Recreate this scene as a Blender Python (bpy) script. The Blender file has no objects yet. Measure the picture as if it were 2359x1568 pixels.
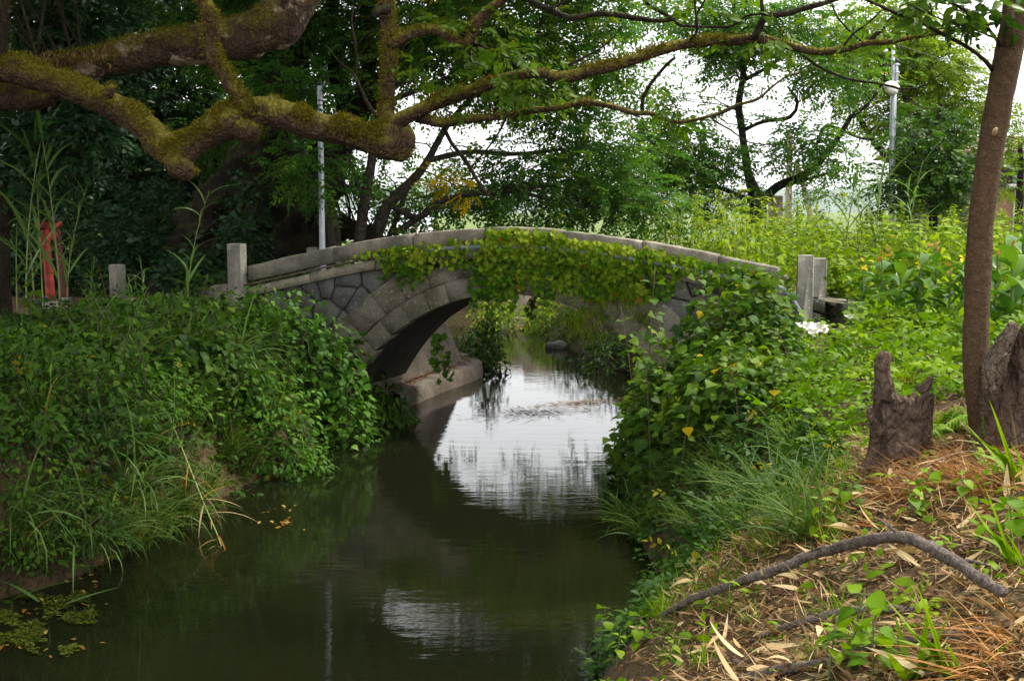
import bpy, math
import numpy as np

# ------------------------------------------------------------------ camera, world, sun, exposure
R = math.radians
sc = bpy.context.scene
COL = sc.collection
VF, VCX, VCY, PITCH, CAMH = 2848.0, 1179.5, 784.0, R(5.9), 2.8
cam = bpy.data.cameras.new('camera'); camo = bpy.data.objects.new('camera', cam); COL.objects.link(camo)
camo.location = (0, 0, CAMH); camo.rotation_euler = (R(90) - PITCH, 0, 0)
cam.sensor_fit = 'HORIZONTAL'; cam.sensor_width = 36.0; cam.lens = 36.0 * VF / 2359.0
cam.clip_start = 0.05; cam.clip_end = 12000
sc.camera = camo
SUN_DIR = np.array([0.62, 0.30, 1.0]); SUN_DIR = SUN_DIR / np.linalg.norm(SUN_DIR)
SUN_EL = math.asin(SUN_DIR[2]); SUN_AZ = math.atan2(SUN_DIR[0], SUN_DIR[1])
w = bpy.data.worlds.new('World'); sc.world = w; w.use_nodes = True
nt = w.node_tree; nt.nodes.clear()
o_ = nt.nodes.new('ShaderNodeOutputWorld'); bg = nt.nodes.new('ShaderNodeBackground')
sky = nt.nodes.new('ShaderNodeTexSky'); sky.sky_type = 'NISHITA'; sky.sun_disc = False
sky.sun_elevation = SUN_EL; sky.sun_rotation = SUN_AZ; sky.air_density = 1.0; sky.dust_density = 2.0
mixc = nt.nodes.new('ShaderNodeMix'); mixc.data_type = 'RGBA'
tcw = nt.nodes.new('ShaderNodeTexCoord'); nzw = nt.nodes.new('ShaderNodeTexNoise')
nzw.inputs['Scale'].default_value = 2.2; nzw.inputs['Detail'].default_value = 5
crw = nt.nodes.new('ShaderNodeValToRGB')
crw.color_ramp.elements[0].position = 0.25; crw.color_ramp.elements[0].color = (0.72, 0.72, 0.72, 1)
crw.color_ramp.elements[1].position = 0.6; crw.color_ramp.elements[1].color = (0.97, 0.97, 0.97, 1)
mixc.inputs[7].default_value = (11.2, 11.1, 11.0, 1)
nt.links.new(tcw.outputs['Generated'], nzw.inputs['Vector']); nt.links.new(nzw.outputs['Fac'], crw.inputs['Fac'])
nt.links.new(crw.outputs['Color'], mixc.inputs[0]); nt.links.new(sky.outputs['Color'], mixc.inputs[6])
nt.links.new(mixc.outputs[2], bg.inputs['Color']); bg.inputs['Strength'].default_value = 0.09
nt.links.new(bg.outputs[0], o_.inputs['Surface'])
sl = bpy.data.lights.new('sun', 'SUN'); sl.energy = 3.2; sl.angle = R(8); sl.color = (1.0, 0.93, 0.8)
so = bpy.data.objects.new('sun', sl); COL.objects.link(so)
so.rotation_euler = (R(90) - SUN_EL, 0, math.pi - SUN_AZ)
sc.view_settings.view_transform = 'Standard'; sc.view_settings.look = 'None'
sc.view_settings.gamma = 1.0; sc.view_settings.use_curve_mapping = False
sc.view_settings.exposure = 1.2
sc.render.engine = 'CYCLES'
cy = sc.cycles
cy.max_bounces = 7; cy.diffuse_bounces = 4; cy.glossy_bounces = 3; cy.transmission_bounces = 5; cy.transparent_max_bounces = 6
cy.caustics_reflective = False; cy.caustics_refractive = False; cy.use_denoising = True
cy.sample_clamp_indirect = 6.0

rng = np.random.default_rng(7)

# ------------------------------------------------------------------ helpers
def P(vx, vy, Y):
    dx = (vx - VCX) / VF; dy = (VCY - vy) / VF
    d = np.array([dx, math.cos(PITCH) + dy * math.sin(PITCH), -math.sin(PITCH) + dy * math.cos(PITCH)])
    return np.array([0, 0, CAMH]) + d * (Y / d[1])
def ray(vx, vy):
    dx = (vx - VCX) / VF; dy = (VCY - vy) / VF
    return np.array([dx, math.cos(PITCH) + dy * math.sin(PITCH), -math.sin(PITCH) + dy * math.cos(PITCH)])
def mpp(Y): return Y / VF
def _h(i, j, k):
    n = (i * 374761393 + j * 668265263 + k * 2147483647 + 1013) & 0xffffffff
    n = ((n ^ (n >> 13)) * 1274126177) & 0xffffffff
    return ((n ^ (n >> 16)) & 0xffff) / 32767.5 - 1.0
def vnoise(p):
    p = np.asarray(p, float); i = np.floor(p).astype(np.int64); f = p - i; f = f * f * (3 - 2 * f)
    out = 0
    for a in (0, 1):
        for b in (0, 1):
            for c in (0, 1):
                wgt = (f[..., 0] if a else 1 - f[..., 0]) * (f[..., 1] if b else 1 - f[..., 1]) * (f[..., 2] if c else 1 - f[..., 2])
                out = out + wgt * _h(i[..., 0] + a, i[..., 1] + b, i[..., 2] + c)
    return out
def fbm(p, oct=3):
    p = np.asarray(p, float); s = 0; a = 1.0
    for k in range(oct):
        s = s + a * vnoise(p * (2 ** k) + 17.3 * k); a *= 0.5
    return s
def unit(v): return v / np.maximum(np.linalg.norm(v, axis=-1, keepdims=True), 1e-9)

def new_mesh(name, V, T, mat, rnd=None, smooth=False):
    me = bpy.data.meshes.new(name)
    V = np.ascontiguousarray(V, np.float32); T = np.ascontiguousarray(T, np.int32)
    n, k = T.shape
    me.vertices.add(len(V)); me.vertices.foreach_set('co', V.ravel())
    me.loops.add(n * k); me.loops.foreach_set('vertex_index', T.ravel())
    me.polygons.add(n); me.polygons.foreach_set('loop_start', np.arange(0, n * k, k, dtype=np.int32))
    if smooth: me.polygons.foreach_set('use_smooth', np.ones(n, bool))
    if rnd is not None:
        a = me.attributes.new('rnd', 'FLOAT', 'POINT'); a.data.foreach_set('value', np.ascontiguousarray(rnd, np.float32))
    me.materials.append(mat); me.update(calc_edges=True)
    return me
def link(name, me, parent=None, loc=None, rot=None, scl=None):
    o = bpy.data.objects.new(name, me); COL.objects.link(o)
    if parent is not None: o.parent = parent
    if loc is not None: o.location = [float(x) for x in loc]
    if rot is not None: o.rotation_euler = rot
    if scl is not None: o.scale = (scl,) * 3 if np.isscalar(scl) else scl
    return o
def tag(o, label, cat, group=None, kind=None):
    o['label'] = label; o['category'] = cat
    if group: o['group'] = group
    if kind: o['kind'] = kind
    return o
def thing(name, label, cat, loc=(0, 0, 0), rotz=0.0, group=None):
    o = bpy.data.objects.new(name, None); COL.objects.link(o); o.empty_display_size = 0.2
    o.location = [float(x) for x in loc]; o.rotation_euler = (0, 0, rotz)
    return tag(o, label, cat, group)
def clone(root, loc, rotz=0.0, scl=1.0, label=None, tilt=(0, 0)):
    r = root.copy(); COL.objects.link(r)
    r.location = [float(x) for x in loc]; r.rotation_euler = (tilt[0], tilt[1], rotz); r.scale = (scl,) * 3 if np.isscalar(scl) else scl
    if label: r['label'] = label
    for ch in list(root.children):
        c = ch.copy(); COL.objects.link(c); c.parent = r
        for g in ch.children:
            d = g.copy(); COL.objects.link(d); d.parent = c
    return r
def set_at(root, loc, rotz=0.0, scl=1.0, label=None, tilt=(0, 0)):
    root.location = [float(x) for x in loc]; root.rotation_euler = (tilt[0], tilt[1], rotz); root.scale = (scl,) * 3 if np.isscalar(scl) else scl
    if label: root['label'] = label
    return root
class Placer:
    """first placement moves the prototype itself, later ones copy it"""
    def __init__(self, proto): self.p = proto; self.used = False
    def put(self, *a, **k):
        if not self.used:
            self.used = True; return set_at(self.p, *a, **k)
        return clone(self.p, *a, **k)

class MB:
    """collects triangles"""
    def __init__(self): self.V = []; self.T = []; self.r = []; self.n = 0
    def add(self, V, T, rnd=None):
        V = np.asarray(V, float); T = np.asarray(T, int)
        if len(V) == 0: return
        self.V.append(V); self.T.append(T + self.n); self.n += len(V)
        self.r.append(np.full(len(V), rng.random()) if rnd is None else np.broadcast_to(rnd, (len(V),)).astype(float))
    def build(self, name, mat, parent=None, smooth=False, off=None, kind=None):
        V = np.concatenate(self.V); 
        if off is not None: V = V - np.asarray(off)
        me = new_mesh(name, V, np.concatenate(self.T), mat, np.concatenate(self.r), smooth)
        o = link(name, me, parent)
        if kind: o['kind'] = kind
        return o
def q2t(Q):
    Q = np.asarray(Q); return np.concatenate([Q[:, [0, 1, 2]], Q[:, [0, 2, 3]]])

def catmull(pts, step):
    pts = np.asarray(pts, float)
    if len(pts) < 3:
        L = np.linalg.norm(pts[1, :3] - pts[0, :3]); n = max(2, int(L / step) + 1)
        return pts[0] + (pts[1] - pts[0]) * np.linspace(0, 1, n)[:, None]
    q = np.concatenate([[2 * pts[0] - pts[1]], pts, [2 * pts[-1] - pts[-2]]]); out = []
    for i in range(1, len(q) - 2):
        L = np.linalg.norm(q[i + 1, :3] - q[i, :3]); n = max(2, int(L / step))
        t = np.linspace(0, 1, n, endpoint=False)[:, None]
        a, b, c, d = q[i - 1], q[i], q[i + 1], q[i + 2]
        out.append(0.5 * ((2 * b) + (c - a) * t + (2 * a - 5 * b + 4 * c - d) * t ** 2 + (3 * b - a - 3 * c + d) * t ** 3))
    out.append(q[-2][None]); return np.concatenate(out)
def tube(pts, step=0.06, sides=14, amp=0.0, fr=6.0, ridge=0.0, seed=0.0, flare=0.0):
    """pts: rows of x,y,z,r -> verts, tris, ring centres; radius noise for bark lumps"""
    C = catmull(pts, step); c = C[:, :3]; r = np.maximum(C[:, 3], 0.001); n = len(c)
    t = unit(np.gradient(c, axis=0))
    u = np.zeros_like(c); ref = np.array([0, 0, 1.0]) if abs(t[0, 2]) < 0.9 else np.array([0, 1.0, 0])
    u[0] = unit(np.cross(t[0], ref))
    for i in range(1, n):
        v = u[i - 1] - t[i] * np.dot(u[i - 1], t[i]); u[i] = v / max(np.linalg.norm(v), 1e-9)
    v = np.cross(t, u); a = np.linspace(0, 2 * math.pi, sides, endpoint=False)
    d = u[:, None, :] * np.cos(a)[None, :, None] + v[:, None, :] * np.sin(a)[None, :, None]
    pos = c[:, None, :] + d * r[:, None, None]
    if amp > 0:
        nz = fbm(pos * fr + seed, 3) + 0.28 * fbm(pos * fr * 4.5 + seed, 2)
        rr = r[:, None] * (1 + amp * nz)
        if ridge > 0: rr = rr * (1 + ridge * np.cos(a * 7 + seed + 2.0 * vnoise(c * 2 + seed)[:, None]))
        pos = c[:, None, :] + d * rr[:, :, None]
    V = np.concatenate([pos.reshape(-1, 3), c[:1], c[-1:] + t[-1:] * r[-1] * 0.4])
    i = np.arange(n - 1)[:, None] * sides; j = np.arange(sides)[None, :]; j2 = (j + 1) % sides
    Q = np.stack([i + j, i + j2, i + sides + j2, i + sides + j], -1).reshape(-1, 4)
    T = q2t(Q); k = np.arange(sides); k2 = (k + 1) % sides; b = (n - 1) * sides
    T = np.concatenate([T, np.stack([k2, k, np.full(sides, n * sides)], 1), np.stack([b + k, b + k2, np.full(sides, n * sides + 1)], 1)])
    return V, T, C
def tubes_batch(A, B, r0, r1, sag, sides=4, K=5):
    """many thin curved twigs at once"""
    N = len(A); s = np.linspace(0, 1, K)
    pos = A[:, None, :] + (B - A)[:, None, :] * s[None, :, None]
    pos = pos + sag[:, None, :] * (4 * s * (1 - s))[None, :, None]
    wig = rng.normal(0, 0.04, (N, K, 3)) * np.linalg.norm(B - A, axis=1)[:, None, None]; wig[:, 0] = 0; wig[:, -1] = 0
    pos = pos + wig
    t = unit(np.gradient(pos, axis=1)); ref = np.tile(np.array([0.31, 0.17, 0.93]), (N, K, 1))
    u = unit(np.cross(t, ref)); v = np.cross(t, u)
    a = np.linspace(0, 2 * math.pi, sides, endpoint=False)
    rad = r0[:, None] * (1 - s)[None, :] + r1[:, None] * s[None, :]
    V = pos[:, :, None, :] + (u[:, :, None, :] * np.cos(a)[None, None, :, None] + v[:, :, None, :] * np.sin(a)[None, None, :, None]) * rad[:, :, None, None]
    i = np.arange(K - 1)[:, None] * sides; j = np.arange(sides)[None, :]; j2 = (j + 1) % sides
    Q = np.stack([i + j, i + j2, i + sides + j2, i + sides + j], -1).reshape(-1, 4); T = q2t(Q)
    TT = (T[None] + (np.arange(N) * K * sides)[:, None, None]).reshape(-1, 3)
    return V.reshape(-1, 3), TT, pos

# leaf templates: x width, y length, z normal ------------------------------------------------
def leaf_t(prof, fold=0.15, curl=0.15, serr=0.0):
    """prof: list of (y, halfwidth) between base and tip"""
    ys = np.array([0] + [p[0] for p in prof] + [1.0]); ws = np.array([0] + [p[1] for p in prof] + [0])
    zc = -curl * ys ** 2
    V = [(0, y, z) for y, z in zip(ys, zc)]; n = len(ys)
    for s in (1, -1):
        for k in range(1, n - 1): V.append((s * ws[k], ys[k] - serr, zc[k] + fold * ws[k]))
    T = []
    for si, s in enumerate((1, -1)):
        o = n + si * (n - 2)
        def tri(a, b, c): T.append((a, b, c) if s > 0 else (a, c, b))
        tri(0, o, 1)
        for k in range(1, n - 2):
            tri(k, o + k - 1, o + k); tri(k, o + k, k + 1)
        tri(n - 2, o + n - 3, n - 1)
    return np.array(V, float), np.array(T)
DIAMOND = (np.array([(0, 0, 0), (0.24, 0.45, 0.06), (0, 1, -0.12), (-0.24, 0.45, 0.06)]), np.array([(0, 1, 2), (0, 2, 3)]))
OVATE = leaf_t([(0.28, 0.24), (0.62, 0.2)], 0.25, 0.18)
HEART = leaf_t([(0.03, 0.17), (0.14, 0.34), (0.36, 0.4), (0.62, 0.29), (0.84, 0.12)], 0.14, 0.28, 0.03)
LANCE = leaf_t([(0.25, 0.10), (0.6, 0.085)], 0.3, 0.35)
CANNA = leaf_t([(0.12, 0.07), (0.3, 0.15), (0.55, 0.17), (0.8, 0.1)], 0.55, 0.25)
def nettle_t():
    n = 9; ys = np.linspace(0, 1, n); V = []; T = []
    wd = 0.5 * np.array([0, 0.62, 0.86, 0.92, 0.84, 0.66, 0.45, 0.24, 0]); wd[1:8:2] *= 0.97; wd[2:8:2] *= 1.05
    zc = 0.05 * np.sin(ys * 3) - 0.24 * ys ** 2
    for k in range(n): V.append((0, ys[k], zc[k] - 0.015))
    for s in (1, -1):
        for k in range(1, n - 1): V.append((s * wd[k], ys[k] - 0.06 + (0.03 if k % 2 else 0), zc[k] + 0.09 * wd[k] + (0.016 if k % 2 else -0.014)))
    for si, s in enumerate((1, -1)):
        o = n + si * (n - 2)
        def tri(a, b, c): T.append((a, b, c) if s > 0 else (a, c, b))
        tri(0, o, 1)
        for k in range(1, n - 2): tri(k, o + k - 1, o + k); tri(k, o + k, k + 1)
        tri(n - 2, o + n - 3, n - 1)
    return np.array(V), np.array(T)
NETTLE = nettle_t()
def ivy_t():
    out = [(0, 0.12), (0.22, 0.0), (0.5, 0.2), (0.3, 0.42), (0.42, 0.7), (0.16, 0.66), (0, 1.0), (-0.16, 0.66), (-0.42, 0.7), (-0.3, 0.42), (-0.5, 0.2), (-0.22, 0.0)]
    V = [(0, 0.4, 0.0)] + [(x, y, 0.12 * abs(x) - 0.15 * (y - 0.4) ** 2) for x, y in out]
    T = [(0, 1 + i, 1 + (i + 1) % 12) for i in range(12)]
    return np.array(V, float), np.array(T)[:, ::-1]
IVY = ivy_t()
def sprig_t(leaf, n, ll, span, twig=0.35, droop=0.25, seed=1, flat=0.35):
    """a twig with alternate leaves, unit length `span`"""
    g = np.random.default_rng(seed); V = []; T = []; m = 0
    for i in range(n):
        s = (i + 0.6) / n; side = 1 if i % 2 else -1
        ang = side * g.uniform(0.7, 1.15) * (1 - 0.75 * (i == n - 1))
        L = ll * g.uniform(0.75, 1.15) * (0.75 + 0.5 * math.sin(math.pi * min(1, s + 0.15)))
        base = np.array([0, s * span, -droop * span * s * s])
        y = np.array([math.sin(ang), math.cos(ang), g.uniform(-0.5, 0.1)]); y /= np.linalg.norm(y)
        z = np.array([g.normal(0, flat), g.normal(0, flat), 1.0]); x = np.cross(y, z); x /= np.linalg.norm(x); z = np.cross(x, y)
        M = np.stack([x, y, z]); V.append(base + (leaf[0] * L) @ M); T.append(leaf[1] + m); m += len(leaf[0])
    return np.concatenate(V), np.concatenate(T)
SPRIG_FINE = [sprig_t(DIAMOND, 11, 0.085, 0.36, seed=s) for s in (1, 2, 3)]
SPRIG_BROAD = [sprig_t(OVATE, 7, 0.115, 0.30, seed=s, flat=0.5) for s in (4, 5, 6)]
SPRIG_CHEAP = [sprig_t(DIAMOND, 8, 0.17, 0.42, seed=s, flat=0.6) for s in (7, 8, 9)]
SPRIG_SMALL = [sprig_t(OVATE, 7, 0.05, 0.16, seed=s, flat=0.5) for s in (14, 15, 16)]
HEXLEAF = (np.array([(0, 0, 0), (0.22, 0.28, 0.05), (0.19, 0.65, 0.02), (0, 1, -0.14), (-0.19, 0.65, 0.02), (-0.22, 0.28, 0.05)]), np.array([(0, 1, 5), (1, 2, 5), (2, 4, 5), (2, 3, 4)]))
SPRIG_BROADH = [sprig_t(HEXLEAF, 8, 0.12, 0.30, seed=s, flat=0.6) for s in (34, 35, 36)]
SPRIG_HEX = [sprig_t(HEXLEAF, 5, 0.062, 0.16, seed=s, flat=0.6) for s in (24, 25, 26)]

def scatter(tmpl, pos, ydir, up, scale, rnd, jit=0.0):
    TV, TT = tmpl; N = len(pos)
    y = unit(ydir); x = unit(np.cross(y, up)); z = np.cross(x, y)
    M = np.stack([x, y, z], 1) * np.asarray(scale).reshape(-1, 1, 1)
    V = pos[:, None, :] + np.einsum('kc,ncd->nkd', TV, M)
    T = TT[None] + (np.arange(N) * len(TV))[:, None, None]
    r = np.repeat(rnd, len(TV))
    if jit > 0:
        nl = len(TV)
        r = r + np.repeat(rng.normal(0, jit, (N, max(1, nl // 4))), 4, axis=1)[:, :nl].ravel() if nl % 4 == 0 else r
    return V.reshape(-1, 3), T.reshape(-1, 3), np.clip(r, 0, 1)
def scat_multi(mb, tmpls, pos, ydir, up, scale, rnd, jit=0.08):
    k = rng.integers(0, len(tmpls), len(pos))
    for i, t in enumerate(tmpls):
        m = k == i
        if m.any(): 
            V, T, r = scatter(t, pos[m], ydir[m], up[m], np.broadcast_to(scale, (len(pos),))[m], rnd[m], jit); mb.add(V, T, r)
def blades(base, az, L, tilt, bend, wd, segs=5, rnd=None, twist=0.0):
    """curved tapering strips"""
    N = len(base); d = np.stack([np.cos(az), np.sin(az), np.zeros(N)], 1); sd = np.stack([-np.sin(az), np.cos(az), np.zeros(N)], 1)
    pos = base.copy(); pts = [pos.copy()]
    for k in range(segs):
        a = tilt + bend * (k + 0.5) / segs
        pos = pos + (L / segs)[:, None] * (d * np.sin(a)[:, None] + np.array([0, 0, 1.0]) * np.cos(a)[:, None]); pts.append(pos.copy())
    pts = np.stack(pts, 1); s = np.linspace(0, 1, segs + 1)
    prof = np.minimum(1.0, 0.45 + 2.2 * s) * (1 - s ** 2.2); hw = wd[:, None] * 0.5 * prof[None, :]
    tw = np.asarray(twist); nrm = np.cross(sd, unit(np.gradient(pts, axis=1))[:, 1])
    side = sd * np.cos(tw).reshape(-1, 1) + nrm * np.sin(tw).reshape(-1, 1) if np.ndim(tw) else sd
    Lft = pts[:, :-1] + side[:, None, :] * hw[:, :-1, None]; Rgt = pts[:, :-1] - side[:, None, :] * hw[:, :-1, None]
    K = 2 * segs + 1
    V = np.concatenate([Lft, Rgt, pts[:, -1:]], 1).reshape(-1, 3); T = []
    for k in range(segs - 1):
        T += [(k, segs + k, segs + k + 1), (k, segs + k + 1, k + 1)]
    T.append((segs - 1, 2 * segs - 1, 2 * segs)); T = np.array(T)
    TT = (T[None] + (np.arange(N) * K)[:, None, None]).reshape(-1, 3)
    return V, TT, np.repeat(rng.random(N) if rnd is None else rnd, K)
def rdir(n, zmin=-1.0, zmax=1.0):
    z = rng.uniform(zmin, zmax, n); a = rng.uniform(0, 2 * math.pi, n); q = np.sqrt(1 - z * z)
    return np.stack([q * np.cos(a), q * np.sin(a), z], 1)
def box(x0, x1, y0, y1, z0, z1, b=0.0):
    if b <= 0:
        V = np.array([(x, y, z) for z in (z0, z1) for y in (y0, y1) for x in (x0, x1)], float)
        Q = [(0, 2, 3, 1), (4, 5, 7, 6), (0, 1, 5, 4), (2, 6, 7, 3), (0, 4, 6, 2), (1, 3, 7, 5)]
        return V, q2t(Q)
    V = []; idx = {}
    def vid(sx, sy, sz, ax):
        k = (sx, sy, sz, ax)
        if k not in idx:
            p = [x1 if sx else x0, y1 if sy else y0, z1 if sz else z0]; s = (sx, sy, sz)
            for a in range(3):
                if a != ax: p[a] += -b if s[a] else b
            idx[k] = len(V); V.append(p)
        return idx[k]
    T = []
    def quad(a, b_, c, d): T.extend([(a, b_, c), (a, c, d)])
    for ax in range(3):
        o1, o2 = [a for a in range(3) if a != ax]
        for s in (0, 1):
            c = []
            for (i, j) in ((0, 0), (1, 0), (1, 1), (0, 1)):
                q = [0, 0, 0]; q[ax] = s; q[o1] = i; q[o2] = j; c.append(vid(*q, ax))
            quad(*c)
    for ax in range(3):
        o1, o2 = [a for a in range(3) if a != ax]
        for i in (0, 1):
            for j in (0, 1):
                q0 = [0, 0, 0]; q0[o1] = i; q0[o2] = j; q1 = list(q0); q1[ax] = 1
                quad(vid(*q0, o1), vid(*q1, o1), vid(*q1, o2), vid(*q0, o2))
    for i in (0, 1):
        for j in (0, 1):
            for k in (0, 1): T.append((vid(i, j, k, 0), vid(i, j, k, 1), vid(i, j, k, 2)))
    return np.array(V, float), np.array(T)

# ------------------------------------------------------------------ materials
def base_mat(name):
    m = bpy.data.materials.new(name); m.use_nodes = True; n = m.node_tree; n.nodes.clear()
    out = n.nodes.new('ShaderNodeOutputMaterial'); b = n.nodes.new('ShaderNodeBsdfPrincipled'); n.links.new(b.outputs[0], out.inputs['Surface'])
    return m, n, b, out
def ramp(n, fac, cols, pos=None):
    r = n.nodes.new('ShaderNodeValToRGB'); e = r.color_ramp.elements
    pos = pos or [i / max(1, len(cols) - 1) for i in range(len(cols))]
    while len(e) < len(cols): e.new(0.5)
    for i, c in enumerate(cols): e[i].position = pos[i]; e[i].color = (*c, 1)
    n.links.new(fac, r.inputs['Fac']); return r.outputs['Color']
def noise(n, scale, detail=4, vec=None, rough=0.55, dist=0.0):
    t = n.nodes.new('ShaderNodeTexNoise'); t.inputs['Scale'].default_value = scale; t.inputs['Detail'].default_value = detail
    t.inputs['Roughness'].default_value = rough; t.inputs['Distortion'].default_value = dist
    if vec is None:
        g = n.nodes.new('ShaderNodeNewGeometry'); vec = g.outputs['Position']
    n.links.new(vec, t.inputs['Vector']); return t.outputs['Fac']
def scaled(n, sx, sy, sz, obj=False):
    g = n.nodes.new('ShaderNodeTexCoord' if obj else 'ShaderNodeNewGeometry'); mp = n.nodes.new('ShaderNodeMapping')
    mp.inputs['Scale'].default_value = (sx, sy, sz); n.links.new(g.outputs['Object' if obj else 'Position'], mp.inputs['Vector']); return mp.outputs[0]
def mixcol(n, fac, a, b, mode='MIX'):
    m = n.nodes.new('ShaderNodeMix'); m.data_type = 'RGBA'; m.blend_type = mode
    for s, v in ((0, fac), (6, a), (7, b)):
        if isinstance(v, (int, float)): m.inputs[s].default_value = v
        elif isinstance(v, tuple): m.inputs[s].default_value = (*v, 1)
        else: n.links.new(v, m.inputs[s])
    return m.outputs[2]
def math_(n, op, a, b=0.0):
    m = n.nodes.new('ShaderNodeMath'); m.operation = op
    for s, v in ((0, a), (1, b)):
        if isinstance(v, (int, float)): m.inputs[s].default_value = v
        else: n.links.new(v, m.inputs[s])
    return m.outputs[0]
def bump(n, b, h, strength=0.5, dist=0.02):
    k = n.nodes.new('ShaderNodeBump'); k.inputs['Strength'].default_value = strength; k.inputs['Distance'].default_value = dist
    n.links.new(h, k.inputs['Height']); n.links.new(k.outputs[0], b.inputs['Normal'])
def leafmat(name, cols, pos=None, trans=0.35, rough=0.55, spec=0.13, tcol=1.25):
    m, n, b, out = base_mat(name)
    a = n.nodes.new('ShaderNodeAttribute'); a.attribute_name = 'rnd'
    c = ramp(n, a.outputs['Fac'], cols, pos)
    v = noise(n, 1.1, 2); c2 = mixcol(n, 1.0, c, ramp(n, v, [(0.72, 0.74, 0.7), (1.22, 1.18, 1.1)]), 'MULTIPLY')
    hs = n.nodes.new('ShaderNodeHueSaturation'); hs.inputs['Saturation'].default_value = 1.12; hs.inputs['Value'].default_value = 0.98; n.links.new(c2, hs.inputs['Color']); c2 = hs.outputs[0]
    n.links.new(c2, b.inputs['Base Color']); b.inputs['Roughness'].default_value = rough
    b.inputs['Specular IOR Level'].default_value = spec
    t = n.nodes.new('ShaderNodeBsdfTranslucent'); ct = mixcol(n, 1.0, c2, (tcol * 1.05, tcol * 1.1, tcol * 0.6), 'MULTIPLY'); n.links.new(ct, t.inputs['Color'])
    mx = n.nodes.new('ShaderNodeMixShader'); mx.inputs[0].default_value = trans
    n.links.new(b.outputs[0], mx.inputs[1]); n.links.new(t.outputs[0], mx.inputs[2]); n.links.new(mx.outputs[0], out.inputs['Surface'])
    return m
def barkmat(name, c1, c2, c3=None, moss=None, moss_lo=-0.2, moss_hi=0.7, scale=9.0, patch=None, crack=3.0):
    m, n, b, out = base_mat(name)
    f = noise(n, scale, 6, None, 0.65, 0.6); f2 = noise(n, scale * 3.3, 5)
    c = ramp(n, f, [c1, c2] + ([c3] if c3 else []), [0.32, 0.62] + ([0.8] if c3 else []))
    if patch:
        c = mixcol(n, ramp(n, noise(n, 2.6, 5, None, 0.6), [(0, 0, 0), (1, 1, 1)], [0.56, 0.64]), c, patch)
    if moss:
        g = n.nodes.new('ShaderNodeNewGeometry'); sp = n.nodes.new('ShaderNodeSeparateXYZ'); n.links.new(g.outputs['Normal'], sp.inputs[0])
        k = math_(n, 'ADD', sp.outputs['Z'], math_(n, 'MULTIPLY', math_(n, 'SUBTRACT', noise(n, 4.0, 6, None, 0.65), 0.5), 3.6))
        mr = n.nodes.new('ShaderNodeMapRange'); mr.inputs['From Min'].default_value = moss_lo; mr.inputs['From Max'].default_value = moss_hi; n.links.new(k, mr.inputs['Value'])
        mc = ramp(n, noise(n, 30, 3), [tuple(0.5 * x for x in moss), moss, tuple(min(1, 1.5 * x) for x in moss)], [0.3, 0.52, 0.75])
        c = mixcol(n, mr.outputs[0], c, mc)
    n.links.new(c, b.inputs['Base Color']); b.inputs['Roughness'].default_value = 0.9; b.inputs['Specular IOR Level'].default_value = 0.2
    vt = n.nodes.new('ShaderNodeTexVoronoi'); vt.feature = 'DISTANCE_TO_EDGE'; vt.inputs['Scale'].default_value = scale * 2.2; n.links.new(scaled(n, 1, 1, .5), vt.inputs['Vector'])
    bump(n, b, math_(n, 'ADD', math_(n, 'ADD', f, math_(n, 'MULTIPLY', f2, 0.8)), math_(n, 'MINIMUM', math_(n, 'MULTIPLY', vt.outputs['Distance'], crack), 0.5)), 1.0, 0.035)
    return m
def stonemat(name, c1, c2, scale=6.0, lichen=None, stain=None, bmp=0.5, rough=0.9, obj=True):
    m, n, b, out = base_mat(name)
    oi = n.nodes.new('ShaderNodeObjectInfo')
    f = noise(n, scale, 6, None, 0.65); c = ramp(n, f, [c1, c2], [0.3, 0.72])
    c = mixcol(n, 1.0, c, ramp(n, oi.outputs['Random'], [(0.8, 0.8, 0.8), (1.18, 1.15, 1.1)]), 'MULTIPLY')
    if stain: c = mixcol(n, ramp(n, noise(n, 1.7, 5), [(0, 0, 0), (1, 1, 1)], [0.42, 0.68]), c, stain)
    if lichen: c = mixcol(n, ramp(n, noise(n, 24.0, 4, None, 0.7), [(0, 0, 0), (1, 1, 1)], [0.6, 0.68]), c, lichen)
    g = noise(n, scale * 14, 3)
    c = mixcol(n, 1.0, c, ramp(n, g, [(0.72, 0.72, 0.72), (1.25, 1.25, 1.25)], [0.3, 0.7]), 'MULTIPLY')
    n.links.new(c, b.inputs['Base Color']); b.inputs['Roughness'].default_value = rough; b.inputs['Specular IOR Level'].default_value = 0.25
    bump(n, b, math_(n, 'ADD', f, math_(n, 'MULTIPLY', g, 0.5)), bmp, 0.02)
    return m
def plain(name, col, rough=0.6, metal=0.0, var=0.15, sc_=12.0, spec=0.5, bmp=0.1):
    m, n, b, out = base_mat(name)
    f = noise(n, sc_, 5)
    lo = tuple(x * (1 - var * 1.5) for x in col); hi = tuple(min(1, x * (1 + var)) for x in col)
    n.links.new(ramp(n, f, [lo, hi], [0.3, 0.7]), b.inputs['Base Color'])
    b.inputs['Roughness'].default_value = rough; b.inputs['Metallic'].default_value = metal; b.inputs['Specular IOR Level'].default_value = spec
    if bmp: bump(n, b, f, bmp, 0.01)
    return m

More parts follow.
